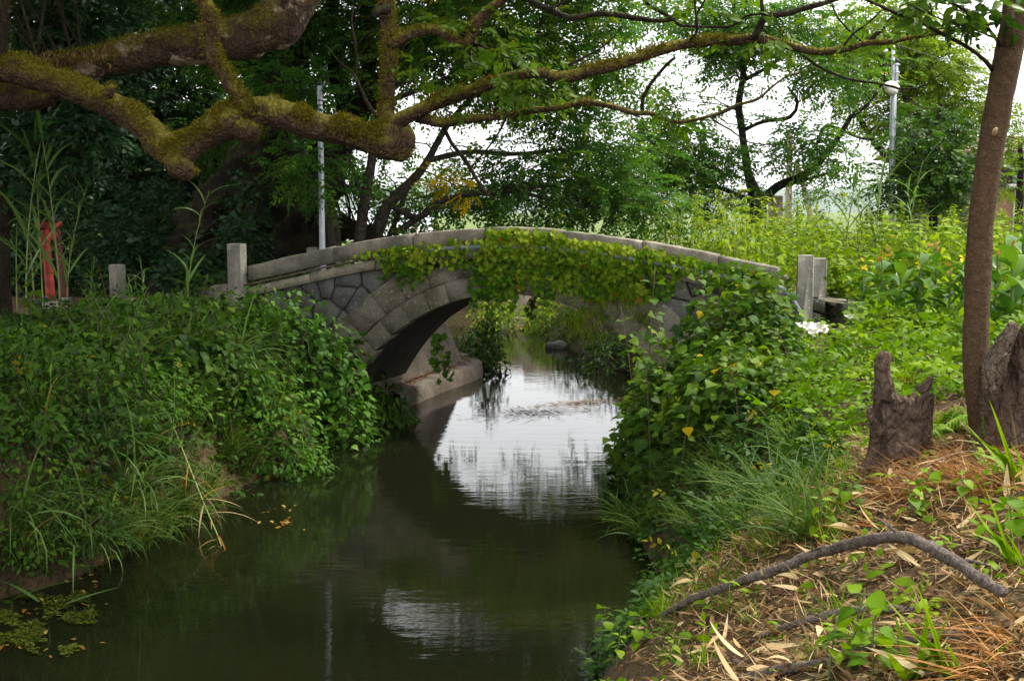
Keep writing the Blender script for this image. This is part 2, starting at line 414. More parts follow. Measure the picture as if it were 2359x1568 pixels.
M = {}
M['camphor_leaf'] = leafmat('camphor_leaf', [(0.022, 0.05, 0.012), (0.05, 0.11, 0.022), (0.1, 0.17, 0.028)], trans=0.3, rough=0.4)
M['zelkova_leaf'] = leafmat('zelkova_leaf', [(0.026, 0.072, 0.018), (0.062, 0.15, 0.03), (0.14, 0.24, 0.042), (0.34, 0.3, 0.04)], [0, 0.5, 0.92, 1.0], trans=0.4)
M['light_leaf'] = leafmat('light_leaf', [(0.05, 0.1, 0.018), (0.12, 0.2, 0.03), (0.24, 0.32, 0.045)], trans=0.4)
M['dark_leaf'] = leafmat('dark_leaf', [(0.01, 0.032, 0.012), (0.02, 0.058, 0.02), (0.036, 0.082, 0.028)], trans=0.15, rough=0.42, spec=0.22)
M['yellow_leaf'] = leafmat('yellow_leaf', [(0.42, 0.3, 0.02), (0.6, 0.45, 0.03)], trans=0.35)
M['ivy_leaf'] = leafmat('ivy_leaf', [(0.03, 0.085, 0.014), (0.075, 0.17, 0.02), (0.17, 0.27, 0.035), (0.3, 0.36, 0.06), (0.3, 0.1, 0.04)], [0, 0.4, 0.7, 0.965, 1.0], trans=0.28)
M['vine_leaf'] = leafmat('vine_leaf', [(0.014, 0.036, 0.009), (0.036, 0.082, 0.015), (0.085, 0.155, 0.027), (0.26, 0.22, 0.04)], [0, 0.5, 0.97, 1.0], trans=0.25)
M['fresh_leaf'] = leafmat('fresh_leaf', [(0.026, 0.07, 0.014), (0.06, 0.145, 0.026), (0.13, 0.24, 0.04)], trans=0.3)
M['nettle_leaf'] = leafmat('nettle_leaf', [(0.022, 0.055, 0.015), (0.058, 0.125, 0.022), (0.145, 0.225, 0.032), (0.42, 0.32, 0.03)], [0, 0.45, 0.96, 1.0], trans=0.35)
M['weed_leaf'] = leafmat('weed_leaf', [(0.08, 0.15, 0.018), (0.17, 0.27, 0.03), (0.31, 0.39, 0.06), (0.45, 0.34, 0.06)], [0, 0.5, 0.93, 1.0], trans=0.42)
M['cover_leaf'] = leafmat('cover_leaf', [(0.05, 0.11, 0.016), (0.12, 0.22, 0.025), (0.23, 0.33, 0.045)], trans=0.35)
M['canna_leaf'] = leafmat('canna_leaf', [(0.03, 0.085, 0.018), (0.06, 0.14, 0.026), (0.11, 0.2, 0.035)], trans=0.3, rough=0.35)
M['reed_leaf'] = leafmat('reed_leaf', [(0.05, 0.1, 0.03), (0.1, 0.18, 0.06), (0.2, 0.29, 0.12), (0.33, 0.3, 0.11)], [0, 0.5, 0.95, 1.0], trans=0.25, rough=0.4)
M['grass_leaf'] = leafmat('grass_leaf', [(0.03, 0.07, 0.014), (0.07, 0.125, 0.025), (0.15, 0.21, 0.05), (0.36, 0.26, 0.09)], [0, 0.5, 0.88, 1.0], trans=0.25)
M['dry_leaf'] = leafmat('dry_leaf', [(0.06, 0.032, 0.018), (0.13, 0.07, 0.035), (0.22, 0.14, 0.075), (0.36, 0.27, 0.16)], trans=0.12, rough=0.75, spec=0.2)
M['straw'] = leafmat('straw', [(0.13, 0.08, 0.045), (0.26, 0.17, 0.09), (0.42, 0.31, 0.18), (0.55, 0.45, 0.3)], trans=0.15, rough=0.65, spec=0.25)
M['orange_grass'] = leafmat('orange_grass', [(0.12, 0.05, 0.02), (0.24, 0.105, 0.04), (0.4, 0.24, 0.11)], trans=0.2, rough=0.7, spec=0.2)
M['float_leaf'] = leafmat('float_leaf', [(0.2, 0.13, 0.04), (0.28, 0.22, 0.08), (0.16, 0.07, 0.03)], trans=0.1)
M['moss_leaf'] = leafmat('moss_leaf', [(0.07, 0.05, 0.016), (0.15, 0.135, 0.026), (0.26, 0.235, 0.045)], trans=0.2, rough=0.9, spec=0.1)
M['duckweed'] = leafmat('duckweed', [(0.02, 0.03, 0.007), (0.05, 0.07, 0.012), (0.1, 0.11, 0.022)], trans=0.1)
M['flower'] = leafmat('flower', [(0.75, 0.55, 0.08), (0.85, 0.7, 0.2)], trans=0.3)
M['wilted'] = leafmat('wilted', [(0.2, 0.09, 0.04), (0.5, 0.3, 0.1), (0.7, 0.5, 0.2)], trans=0.2)
M['stem'] = plain('stem', (0.1, 0.15, 0.04), 0.6); M['stem_dark'] = plain('stem_dark', (0.09, 0.06, 0.035), 0.7)
M['reed_stem'] = plain('reed_stem', (0.2, 0.24, 0.07), 0.5)
M['bark_moss'] = barkmat('bark_moss', (0.035, 0.02, 0.011), (0.1, 0.062, 0.035), (0.2, 0.145, 0.1), moss=(0.19, 0.165, 0.022), moss_lo=-0.15, moss_hi=0.6, scale=10, patch=None)
M['bark_patch'] = barkmat('bark_patch', (0.03, 0.018, 0.01), (0.08, 0.05, 0.03), (0.12, 0.085, 0.055), moss=(0.16, 0.14, 0.02), moss_lo=0.1, moss_hi=0.95, scale=9, patch=(0.4, 0.3, 0.21))
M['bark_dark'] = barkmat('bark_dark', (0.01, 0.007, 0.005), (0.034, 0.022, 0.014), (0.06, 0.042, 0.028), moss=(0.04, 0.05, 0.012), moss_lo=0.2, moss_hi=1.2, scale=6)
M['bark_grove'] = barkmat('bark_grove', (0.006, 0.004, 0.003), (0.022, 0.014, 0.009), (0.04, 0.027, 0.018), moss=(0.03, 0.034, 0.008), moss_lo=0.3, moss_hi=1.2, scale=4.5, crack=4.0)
M['bark_grey'] = barkmat('bark_grey', (0.03, 0.024, 0.018), (0.085, 0.07, 0.052), (0.15, 0.13, 0.1), moss=(0.06, 0.06, 0.02), moss_lo=0.3, moss_hi=1.4, scale=12)
M['bark_black'] = barkmat('bark_black', (0.012, 0.009, 0.007), (0.035, 0.026, 0.02), (0.06, 0.05, 0.04), scale=14)
M['bark_brown'] = barkmat('bark_brown', (0.075, 0.042, 0.022), (0.14, 0.088, 0.048), (0.22, 0.165, 0.11), scale=30, crack=.3)
M['stump'] = barkmat('stump', (0.045, 0.028, 0.019), (0.14, 0.095, 0.068), (0.34, 0.28, 0.22), scale=11, crack=2.0)
M['stump_pale'] = barkmat('stump_pale', (0.08, 0.055, 0.04), (0.2, 0.15, 0.11), (0.3, 0.25, 0.2), scale=16)
M['stick'] = barkmat('stick', (0.085, 0.065, 0.055), (0.2, 0.165, 0.14), (0.34, 0.3, 0.26), scale=20, crack=1.0)
M['cut_wood'] = plain('cut_wood', (0.5, 0.33, 0.18), 0.8, var=0.3)
M['parapet'] = stonemat('parapet', (0.17, 0.15, 0.118), (0.38, 0.345, 0.28), 5, lichen=(0.42, 0.41, 0.36), stain=(0.11, 0.105, 0.085))
M['voussoir'] = stonemat('voussoir', (0.115, 0.1, 0.08), (0.28, 0.25, 0.205), 4, lichen=(0.38, 0.36, 0.31), stain=(0.09, 0.082, 0.048), bmp=0.8)
M['rubble'] = stonemat('rubble', (0.075, 0.075, 0.076), (0.19, 0.185, 0.18), 5, lichen=(0.3, 0.3, 0.28), stain=(0.05, 0.055, 0.035), bmp=1.0)
M['post'] = stonemat('post', (0.19, 0.18, 0.15), (0.36, 0.34, 0.29), 7, lichen=(0.45, 0.44, 0.38), stain=(0.14, 0.14, 0.11), bmp=0.4)
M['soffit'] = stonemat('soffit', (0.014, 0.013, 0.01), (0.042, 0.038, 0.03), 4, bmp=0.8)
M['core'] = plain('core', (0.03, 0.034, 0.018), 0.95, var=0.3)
M['concrete'] = stonemat('concrete', (0.12, 0.098, 0.08), (0.27, 0.225, 0.185), 5, stain=(0.08, 0.066, 0.042), bmp=0.9)
M['galv'] = plain('galv', (0.5, 0.54, 0.6), 0.42, 0.55, 0.12, 9, 0.5, 0.03)
M['black_cap'] = plain('black_cap', (0.03, 0.03, 0.035), 0.5)
M['pipe_grey'] = plain('pipe_grey', (0.2, 0.225, 0.26), 0.5, 0.2, 0.25, 14)
M['pipe_rust'] = plain('pipe_rust', (0.13, 0.085, 0.06), 0.75, 0.1, 0.35, 18)
M['red_paint'] = plain('red_paint', (0.4, 0.04, 0.025), 0.6, 0, 0.4, 7)
M['red_shaded'] = plain('red_shaded', (0.11, 0.03, 0.02), 0.75, 0, 0.4, 7)  # gate red darkened for the far pillar, its shade put into the colour
M['white_plastic'] = leafmat('white_plastic', [(0.75, 0.76, 0.78), (0.85, 0.86, 0.88)], trans=0.25, rough=0.3, tcol=1.0)
M['porcelain'] = plain('porcelain', (0.75, 0.75, 0.72), 0.3)
M['lamp_glass'] = plain('lamp_glass', (0.5, 0.5, 0.46), 0.25, 0, 0.1)
M['white_wall'] = plain('white_wall', (0.72, 0.72, 0.7), 0.7, 0, 0.06, 3)
M['house_wall'] = plain('house_wall', (0.09, 0.075, 0.065), 0.8, 0, 0.15, 5)
M['house_brick'] = plain('house_brick', (0.27, 0.15, 0.1), 0.85, 0, 0.2, 14)
M['roof_tile'] = plain('roof_tile', (0.22, 0.13, 0.1), 0.7, 0, 0.2, 9)
M['window_glass'] = plain('window_glass', (0.06, 0.07, 0.08), 0.1, 0, 0.1, 2)
M['shutter'] = plain('shutter', (0.5, 0.58, 0.62), 0.5, 0, 0.1, 2)
M['bird_feather'] = plain('bird_feather', (0.025, 0.028, 0.04), 0.5)
M['wire'] = plain('wire', (0.03, 0.05, 0.045), 0.6)
M['wood_pole'] = plain('wood_pole', (0.3, 0.25, 0.2), 0.85, 0, 0.2, 8)
M['stone_grey'] = stonemat('stone_grey', (0.13, 0.13, 0.13), (0.28, 0.28, 0.27), 9, bmp=0.6)

def ground_mat():
    m, n, b, out = base_mat('ground')
    f = noise(n, 2.0, 6); f2 = noise(n, 30, 5)
    c = ramp(n, f, [(0.035, 0.026, 0.015), (0.085, 0.058, 0.033), (0.06, 0.07, 0.02)], [0.3, 0.52, 0.75])
    c = mixcol(n, 1.0, c, ramp(n, f2, [(0.5, 0.5, 0.5), (1.5, 1.45, 1.3)], [0.3, 0.7]), 'MULTIPLY')
    gp_ = n.nodes.new('ShaderNodeNewGeometry'); sp_ = n.nodes.new('ShaderNodeSeparateXYZ'); n.links.new(gp_.outputs['Position'], sp_.inputs[0]); mr_ = n.nodes.new('ShaderNodeMapRange'); mr_.inputs['From Min'].default_value = 30; mr_.inputs['From Max'].default_value = 40; n.links.new(sp_.outputs['Y'], mr_.inputs['Value'])
    c = mixcol(n, mr_.outputs[0], c, ramp(n, noise(n, .05, 4), [(0.07, 0.12, 0.035), (0.16, 0.2, 0.07)]))
    n.links.new(c, b.inputs['Base Color']); b.inputs['Roughness'].default_value = 0.95; b.inputs['Specular IOR Level'].default_value = 0.15
    bump(n, b, math_(n, 'ADD', f, f2), 1.0, 0.04); return m
M['ground'] = ground_mat()
def water_mat():
    m, n, b, out = base_mat('water')
    b.inputs['Base Color'].default_value = (0.0065, 0.008, 0.003, 1); b.inputs['Roughness'].default_value = 0.02
    b.inputs['IOR'].default_value = 1.333; b.inputs['Specular IOR Level'].default_value = 0.6
    a = noise(n, 1.0, 3, scaled(n, 1.6, 5.0, 1)); c = noise(n, 1.0, 3, scaled(n, 7, 26, 1)); d = noise(n, 1.0, 2, scaled(n, 0.5, 0.8, 1))
    k = math_(n, 'MULTIPLY', c, ramp(n, d, [(0.05, 0.05, 0.05), (1, 1, 1)], [0.4, 0.62]))
    h = math_(n, 'ADD', math_(n, 'MULTIPLY', a, 0.5), math_(n, 'MULTIPLY', k, 0.16))
    bump(n, b, h, 0.22, 0.02); return m
M['water'] = water_mat()

# ------------------------------------------------------------------ terrain and water
RIVER_R = [(-1.6, -6), (-1.4, 0), (-0.6, 3), (0.1, 5.5), (0.5, 7.2), (0.9, 8.2), (1.12, 9), (1.05, 11), (1.3, 13), (1.8, 14.6), (2.15, 16.0), (2.75, 19.0), (2.6, 20.5), (1.9, 22), (1.05, 26), (0.65, 29), (-0.2, 30.3), (-3, 31), (-14, 32)]
RIVER_L = [(-14, 26), (-8, 26.4), (-3.2, 24.8), (-1.95, 23.0), (-1.55, 21.6), (-1.75, 20.6), (-2.3, 19.2), (-2.2, 16.6), (-2.25, 15.0), (-2.35, 13.3), (-2.75, 12.5), (-3.0, 11), (-3.3, 9.4), (-3.9, 8.5), (-4.2, 7), (-4.6, 2), (-5, -6)]
RIV = np.array(RIVER_R + RIVER_L, float)
def riv_sd(x, y):
    """signed distance to the river's outline, positive on land; and True where the nearest bank is the right one"""
    x = np.asarray(x, float); y = np.asarray(y, float); best = np.full(x.shape, 1e9); which = np.zeros(x.shape, int); inside = np.zeros(x.shape, bool)
    n = len(RIV)
    for i in range(n):
        ax, ay = RIV[i]; bx, by = RIV[(i + 1) % n]
        dx, dy = bx - ax, by - ay; t = np.clip(((x - ax) * dx + (y - ay) * dy) / (dx * dx + dy * dy), 0, 1)
        d = np.hypot(x - ax - t * dx, y - ay - t * dy); m = d < best; best = np.where(m, d, best); which = np.where(m, i, which)
        c = ((ay > y) != (by > y)) & (x < (bx - ax) * (y - ay) / (by - ay + 1e-12) + ax); inside ^= c
    return np.where(inside, -best, best), which < len(RIVER_R) - 1
def height(x, y):
    x = np.asarray(x, float); y = np.asarray(y, float)
    d, right = riv_sd(x, y); dd = np.maximum(d, 0)
    far = np.clip((y - 15) / 4, 0, 1)
    H = np.where(right, 1.78, 1.46); L = np.where(right, 1.2 * (1 - far) + 0.75 * far, 0.62)
    H = np.where(right & (y > 24) & (x < 3), 1.5, H)
    z = H * (1 - np.exp(-dd / L))
    p = np.stack([x * 0.9, y * 0.9, 0 * x], -1)
    z = z + np.clip(dd / 0.5, 0, 1) * (0.06 * fbm(p, 3))
    z = np.where(d < 0, -0.12 - 0.6 * np.clip(-d / 0.8, 0, 1), z - 0.03)
    return z
def hz(x, y): return float(height(np.array([x]), np.array([y]))[0])
def hit(vx, vy, ymin=2.5, ymax=60):
    d = ray(vx, vy); Y = np.linspace(ymin, ymax, 2400); t = Y / d[1]
    X = d[0] * t; Z = CAMH + d[2] * t; g = np.maximum(height(X, Y), 0.0); k = np.nonzero(Z < g)[0]
    i = k[0] if len(k) else len(Y) - 1
    return np.array([X[i], Y[i], g[i]])
gx = np.concatenate([[-5000, -1500, -400, -120, -60, -35], np.arange(-24, -7, 0.8), np.arange(-7, 7, 0.11), np.arange(7, 26, 0.8), [35, 60, 120, 400, 1500, 5000]])
gy = np.concatenate([[-300, -60, -20, -8], np.arange(-4, 2, 0.5), np.arange(2, 24, 0.11), np.arange(24, 40, 0.4), [42, 46, 52, 62, 80, 110, 160, 300, 600, 1200, 2500, 5500]])
GX, GY = np.meshgrid(gx, gy); GZ = height(GX, GY)
V = np.stack([GX, GY, GZ], -1).reshape(-1, 3); nx, ny = len(gx), len(gy)
i = np.arange(ny - 1)[:, None] * nx; j = np.arange(nx - 1)[None, :]
Q = np.stack([i + j, i + j + 1, i + nx + j + 1, i + nx + j], -1).reshape(-1, 4)
g = link('ground', new_mesh('ground', V, Q, M['ground'], smooth=True)); g['kind'] = 'structure'
wv = np.array([(-16, -8, 0), (9, -8, 0), (9, 36, 0), (-16, 36, 0)], float)
wo = link('water', new_mesh('water', wv, np.array([(0, 1, 2, 3)]), M['water'])); wo['kind'] = 'structure'

# ------------------------------------------------------------------ bridge
TH = R(15.5); BO = np.array([-0.05, 16.0, 0.0]); UD = np.array([math.cos(TH), -math.sin(TH), 0]); WD = np.array([math.sin(TH), math.cos(TH), 0])
def face_uz(vx, vy, wo_=0.0):
    d = ray(vx, vy); c = np.array([0, 0, CAMH]) - BO; t = (wo_ - c @ WD) / (d @ WD); p = c + d * t
    return p @ UD, p[2]
def BW(u, w_, z): return BO + UD * u + WD * w_ + np.array([0, 0, z])
bridge = thing('stone_bridge', 'old grey stone arch bridge crossing the stream, hung with ivy', 'bridge', BO, -TH)
ARC_R, ARC_Z, BWID = 2.53, -0.78, 2.3
top_px = [(571, 614), (660, 592), (749, 572), (806, 561), (913, 544), (1022, 530), (1145, 523), (1261, 525), (1364, 539), (1473, 554), (1555, 568), (1692, 595), (1794, 616)]
tu = np.array([face_uz(a, b, -0.05) for a, b in top_px]); top_fit = np.polyfit(tu[:, 0], tu[:, 1], 4)
U0, U1 = tu[0, 0], tu[-1, 0]
def ztop(u): return np.polyval(top_fit, u)
def prism(poly, w_front, w_back, b=0.007, inset=0.006, bulge=0.004):
    """stone block: polygon in (u,z), chamfered front edge"""
    p = np.asarray(poly, float); n = len(p); c = p.mean(0); d = unit(c - p)
    inn = p + d * inset * 1.4
    rings = [np.column_stack([p[:, 0], np.full(n, w_back), p[:, 1]]), np.column_stack([p[:, 0], np.full(n, w_front + b), p[:, 1]]), np.column_stack([inn[:, 0], np.full(n, w_front), inn[:, 1]])]
    V = np.concatenate(rings + [np.array([[c[0] + rng.normal(0, .02), w_front - bulge, c[1] + rng.normal(0, .02)]])]); T = []
    for k in range(n):
        k2 = (k + 1) % n
        for r_ in (0, 1): T += [(r_ * n + k, r_ * n + k2, (r_ + 1) * n + k2), (r_ * n + k, (r_ + 1) * n + k2, (r_ + 1) * n + k)]
        T.append((2 * n + k, 2 * n + k2, 3 * n))
    V = V + rng.normal(0, 0.003, V.shape)
    return V, np.array(T)
def stone(name, V, T, mat, parent):
    return link(name, new_mesh(name, V, T, mat), parent)
def arcp(a, r): return (r * math.sin(a), ARC_Z + r * math.cos(a))
A_MAX = math.acos((0.78 - 0.25) / 2.5) + 0.08
NV = 23; ed = np.linspace(-A_MAX, A_MAX, NV + 1); ed[1:-1] += rng.normal(0, 0.006, NV - 1)
for k in range(NV):
    a0, a1 = ed[k] + 0.0012, ed[k + 1] - 0.0012; am = (a0 + a1) / 2; r0, r1 = ARC_R, ARC_R + 0.26 + rng.normal(0, 0.006)
    stone('voussoir', *prism([arcp(a0, r0), arcp(am, r0), arcp(a1, r0), arcp(a1, r1), arcp(am, r1), arcp(a0, r1)], -0.02 + rng.normal(0, 0.005), 0.3), M['voussoir'], bridge)
NO = 13; ed = np.linspace(-0.98, 0.98, NO + 1); ed[1:-1] += rng.normal(0, 0.012, NO - 1)
for k in range(NO):
    a0, a1 = ed[k] + 0.0015, ed[k + 1] - 0.0015; am = (a0 + a1) / 2; r0, r1 = ARC_R + 0.268, ARC_R + 0.44 + 0.22 * min(1, abs(am) * 1.2) + rng.normal(0, 0.015)
    stone('arch_stone', *prism([arcp(a0, r0), arcp(am, r0), arcp(a1, r0), arcp(a1, r1), arcp(am, r1), arcp(a0, r1)], 0.0 + rng.normal(0, 0.005), 0.3), M['voussoir'], bridge)
# spandrel rubble: voronoi cells
seeds = []
for uu in np.arange(-3.7, 3.71, 0.34):
    for zz in np.arange(0.15, 2.4, 0.25): seeds.append((uu + rng.normal(0, 0.11), zz + rng.normal(0, 0.085)))
seeds = np.array(seeds)
def vor_cell(i):
    poly = [(seeds[i, 0] + a, seeds[i, 1] + b) for a, b in ((-.5, -.5), (.5, -.5), (.5, .5), (-.5, .5))]
    dd = np.hypot(*(seeds - seeds[i]).T); zl_ = ztop(np.clip(seeds[i, 0], U0, U1)) - .3; sl_ = (ztop(seeds[i, 0] + .1) - ztop(seeds[i, 0] - .1)) / .2
    for j in [-1] + list(np.argsort(dd)[1:14]):
        if j < 0: m = np.array([seeds[i, 0], zl_]); nrm = np.array([-sl_, 1.0])
        else: m = (seeds[i] + seeds[j]) / 2; nrm = seeds[j] - seeds[i]
        nrm = nrm / np.hypot(*nrm); q = []
        for k in range(len(poly)):
            a, b = np.array(poly[k]), np.array(poly[(k + 1) % len(poly)]); da, db = (a - m) @ nrm + 0.007, (b - m) @ nrm + 0.007
            if da <= 0: q.append(tuple(a))
            if da * db < 0: q.append(tuple(a + (b - a) * (da / (da - db))))
        poly = q
        if len(poly) < 3: return None
    return poly
for i in range(len(seeds)):
    u, z = seeds[i]; rr = math.hypot(u, z - ARC_Z)
    if rr < ARC_R + 0.5 or z > ztop(u) - 0.27 or abs(u) > 3.75: continue
    pl = vor_cell(i)
    if pl is None: continue
    stone('rubble_stone', *prism(pl, 0.03 + rng.uniform(-0.02, 0.02), 0.3, 0.02, 0.016, rng.uniform(.0, .035)), M['rubble'], bridge)
# vault, core walls, deck
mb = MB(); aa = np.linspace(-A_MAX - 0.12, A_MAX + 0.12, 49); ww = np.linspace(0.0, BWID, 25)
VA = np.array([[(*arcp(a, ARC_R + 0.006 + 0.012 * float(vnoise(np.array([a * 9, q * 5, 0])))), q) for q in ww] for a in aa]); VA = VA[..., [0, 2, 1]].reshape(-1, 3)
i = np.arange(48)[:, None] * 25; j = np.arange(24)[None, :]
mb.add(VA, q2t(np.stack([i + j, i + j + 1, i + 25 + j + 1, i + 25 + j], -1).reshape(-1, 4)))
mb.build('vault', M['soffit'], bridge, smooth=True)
def face_wall(w_):
    us = np.linspace(-3.9, 3.9, 79); V = []; T = []
    for k, u in enumerate(us):
        r2 = (ARC_R + 0.05) ** 2 - u * u; zb = ARC_Z + math.sqrt(r2) if r2 > 0 else -0.6
        zb = max(zb, -0.6); zt = ztop(np.clip(u, U0, U1)) - 0.36; V += [(u, w_, min(zb, zt)), (u, w_, zt)]
    for k in range(78): T.append((2 * k, 2 * k + 2, 2 * k + 3, 2 * k + 1))
    return np.array(V), q2t(T)
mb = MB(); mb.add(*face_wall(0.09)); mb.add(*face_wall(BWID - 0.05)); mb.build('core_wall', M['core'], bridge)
us = np.linspace(-4.2, 4.2, 60); Vd = np.array([(u, q, ztop(np.clip(u, U0, U1)) - 0.34 - 0.12 * max(0, abs(u) - 3.4)) for u in us for q in (0.1, BWID - 0.1)])
Td = q2t([(2 * k, 2 * k + 2, 2 * k + 3, 2 * k + 1) for k in range(59)]); mb = MB(); mb.add(Vd, Td); mb.build('deck', M['concrete'], bridge)
def beam(u0, u1, f_top, h, w0, w1, n=8, rough=0.004, b=0.016):
    us = np.linspace(u0, u1, n); rings = []
    for u in us:
        zt = f_top(u); zb = zt - h
        rings.append([(u, w0 + b, zt), (u, w1 - b, zt), (u, w1, zt - b), (u, w1, zb), (u, w0, zb), (u, w0, zt - b)])
    V = np.array(rings).reshape(-1, 3); V = V + rng.normal(0, rough, V.shape); T = []
    for k in range(n - 1):
        for a in range(6):
            a2 = (a + 1) % 6; T.append((k * 6 + a, (k + 1) * 6 + a, (k + 1) * 6 + a2, k * 6 + a2))
    T = list(q2t(T))
    for e, s in ((0, 1), ((n - 1) * 6, -1)):
        for a in range(1, 5): T.append((e, e + a, e + a + 1) if s > 0 else (e, e + a + 1, e + a))
    return V, np.array(T)
cuts = np.array([U0, -2.42, -1.28, -0.3, 0.72, 1.75, 2.7, U1])
for w0 in (-0.05, BWID - 0.2):
    for a, b in zip(cuts[:-1], cuts[1:]):
        dz = rng.normal(0, 0.006)
        stone('parapet_stone', *beam(a + 0.005, b - 0.005, lambda u: ztop(u) + dz - (.2 if w0 > 1 else 0), 0.21, w0 + rng.normal(0, 0.004), w0 + 0.25), M['parapet'], bridge)
cuts2 = np.linspace(-3.6, 3.6, 9) + rng.normal(0, 0.1, 9)
for a, b in zip(cuts2[:-1], cuts2[1:]):
    dz = rng.normal(0, 0.006)
    stone('course_stone', *beam(a + 0.006, b - 0.006, lambda u: ztop(np.clip(u, U0 - .2, U1 + .2)) - 0.285 + dz, 0.125, -0.04 + rng.normal(0, 0.008), 0.25), M['parapet'], bridge)
# pipes along the face
pg = [BW(u, -0.10, ztop(u) - 0.245) for u in np.linspace(-1.1, U1 + 0.05, 16)]; pg += [BW(U1 + 0.25, -0.14, ztop(U1) - 0.5), BW(U1 + 0.42, -0.16, ztop(U1) - 0.95)]
mb = MB(); V, T, _ = tube([(*p, 0.028) for p in pg], 0.1, 12); mb.add(V, T)
pipe = mb.build('pipe', M['pipe_grey'], None, True); tag(pipe, 'grey pipe running along the bridge face under the parapet', 'pipe')
for u in (-0.6, 0.5, 1.6, 2.5):
    V, T, _ = tube([(*BW(u - 0.03, -0.10, ztop(u - .03) - 0.245), 0.036), (*BW(u + 0.03, -0.10, ztop(u + .03) - 0.245), 0.036)], 0.03, 12)
    mb = MB(); mb.add(V, T); mb.build('coupling', M['pipe_grey'], pipe, True)
mb = MB(); V, T, _ = tube([(*BW(u, -0.085, ztop(max(u, U0)) - 0.25 - 0.2 * max(0, U0 - u)), 0.014) for u in np.linspace(-3.75, -0.9, 14)], 0.1, 8); mb.add(V, T)
tag(mb.build('conduit', M['pipe_rust'], None, True), 'thin rusty conduit along the bridge face, running down to the end post', 'conduit')

# posts at the bridge ends
def post(label, vx, vy_top, Y, wd, zbot, mat, rot, dp=None):
    p = P(vx, vy_top, Y); h = p[2] - zbot; dp = dp or wd
    V, T = box(-wd / 2, wd / 2, -dp / 2, dp / 2, 0, h, 0.014); V = V + 0.004 * vnoise(V * 9)[:, None]
    o = link('stone_post', new_mesh('stone_post', V, T, mat), None, (p[0], p[1], zbot), (0, 0, rot))
    return tag(o, label, 'post', 'stone posts at the bridge ends')
post('tall square stone post at the near foot of the parapet, beside the drooping reed', 545, 561, 16.95, 0.205, 1.0, M['post'], -TH)
post('square stone post standing alone near the red shrine gate', 270, 609, 19.4, 0.19, 1.1, M['post'], -TH - 0.35)
post('short stone post top at the far parapet behind the galvanised pole', 725, 570, 19.75, 0.21, 1.0, M['post'], -TH)
post('square stone post before the yellow-green weeds, front one of the pair', 1856, 587, 15.1, 0.2, 1.3, M['post'], -TH)
post('paler stone post behind its twin at the kerb end', 1886, 594, 15.75, 0.2, 1.3, M['post'], -TH + 0.1)
def kerb(pts, wd, h, name, label):
    r_ = thing(name, label, 'kerb', pts[0]); pts = [np.array(p) for p in pts]
    for a, b in zip(pts[:-1], pts[1:]):
        d = unit((b - a)[:2]); s = np.array([-d[1], d[0], 0]) * wd / 2; L = np.linalg.norm((b - a)[:2]); e = np.array([d[0], d[1], 0]) * 0.006
        c = [a + e - s, b - e - s, b - e + s, a + e + s]; V = np.array([x - np.array([0, 0, h]) for x in c] + [x for x in c]) - pts[0]
        Q = [(0, 3, 2, 1), (4, 5, 6, 7), (0, 1, 5, 4), (1, 2, 6, 5), (2, 3, 7, 6), (3, 0, 4, 7)]
        link('kerb_stone', new_mesh('kerb_stone', V + rng.normal(0, 0.004, V.shape), q2t(Q), M['parapet']), r_)
    return r_
kerb([P(296, 690, 19.3), P(350, 682, 18.6), P(405, 676, 18.0), P(520, 655, 17.1)], 0.2, 0.5, 'kerb', 'sloping stone kerb joining the lone post to the bridge')
kerb([P(1898, 684, 15.9), P(1975, 696, 15.2), P(2075, 712, 14.6), P(2180, 722, 14.2)], 0.22, 0.5, 'kerb', 'low stone kerb running from the posts behind the cannas')

# concrete revetment with ledge beyond the arch, left
wl = np.array([(-1.93, 17.45), (-1.74, 18.2), (-1.47, 19.2), (-1.17, 20.1), (-0.94, 20.8), (-0.9, 21.5), (-1.3, 22.5), (-2.4, 23.6), (-4.5, 24.7), (-8, 25.8)])
C = catmull(np.column_stack([wl, 0 * wl]), 0.12)[:, :2]; t = unit(np.gradient(C, axis=0)); nr = np.column_stack([t[:, 1], -t[:, 0]])
rev = thing('revetment', 'curved sloping concrete revetment with a ledge beyond the arch', 'retaining wall', (C[0, 0], C[0, 1], 0))
off0 = np.array([C[0, 0], C[0, 1], 0])
def strip(profile, mat, name):
    rows = [np.column_stack([C + nr * o, np.full(len(C), z)]) for o, z in profile]; V = np.stack(rows, 1); n, k = V.shape[:2]
    V = V + 0.012 * fbm(V * 5)[..., None]; i = np.arange(n - 1)[:, None] * k; j = np.arange(k - 1)[None, :]
    Q = np.stack([i + j, i + k + j, i + k + j + 1, i + j + 1], -1).reshape(-1, 4)
    return link(name, new_mesh(name, V.reshape(-1, 3) - off0, q2t(Q), mat, smooth=True), rev)
strip([(0.0, 0.24), (-0.06, 0.4), (-0.14, 0.6), (-0.22, 0.8), (-0.3, 1.0), (-0.38, 1.2), (-0.48, 1.45), (-2.2, 1.5)], M['concrete'], 'wall_face')
strip([(0.40, -0.5), (0.37, 0.10), (0.35, 0.22), (0.33, 0.245), (0.0, 0.25), (-0.02, 0.2)], M['concrete'], 'ledge')
# leaves lying on the ledge
n = 420; k = rng.integers(2, len(C) - 14, n); pp = np.column_stack([C[k] + nr[k] * (np.abs(rng.normal(0, 0.07, n)) + 0.02)[:, None], np.full(n, 0.262)])
mb = MB(); mb.add(*scatter(OVATE, pp, rdir(n, -0.15, 0.2), np.tile([0, 0, 1.0], (n, 1)) + rng.normal(0, 0.3, (n, 3)), rng.uniform(0.05, 0.09, n), rng.random(n)))
tag(mb.build('fallen_leaves', M['orange_grass'], kind='stuff'), 'orange fallen leaves strewn along the concrete ledge', 'leaves')
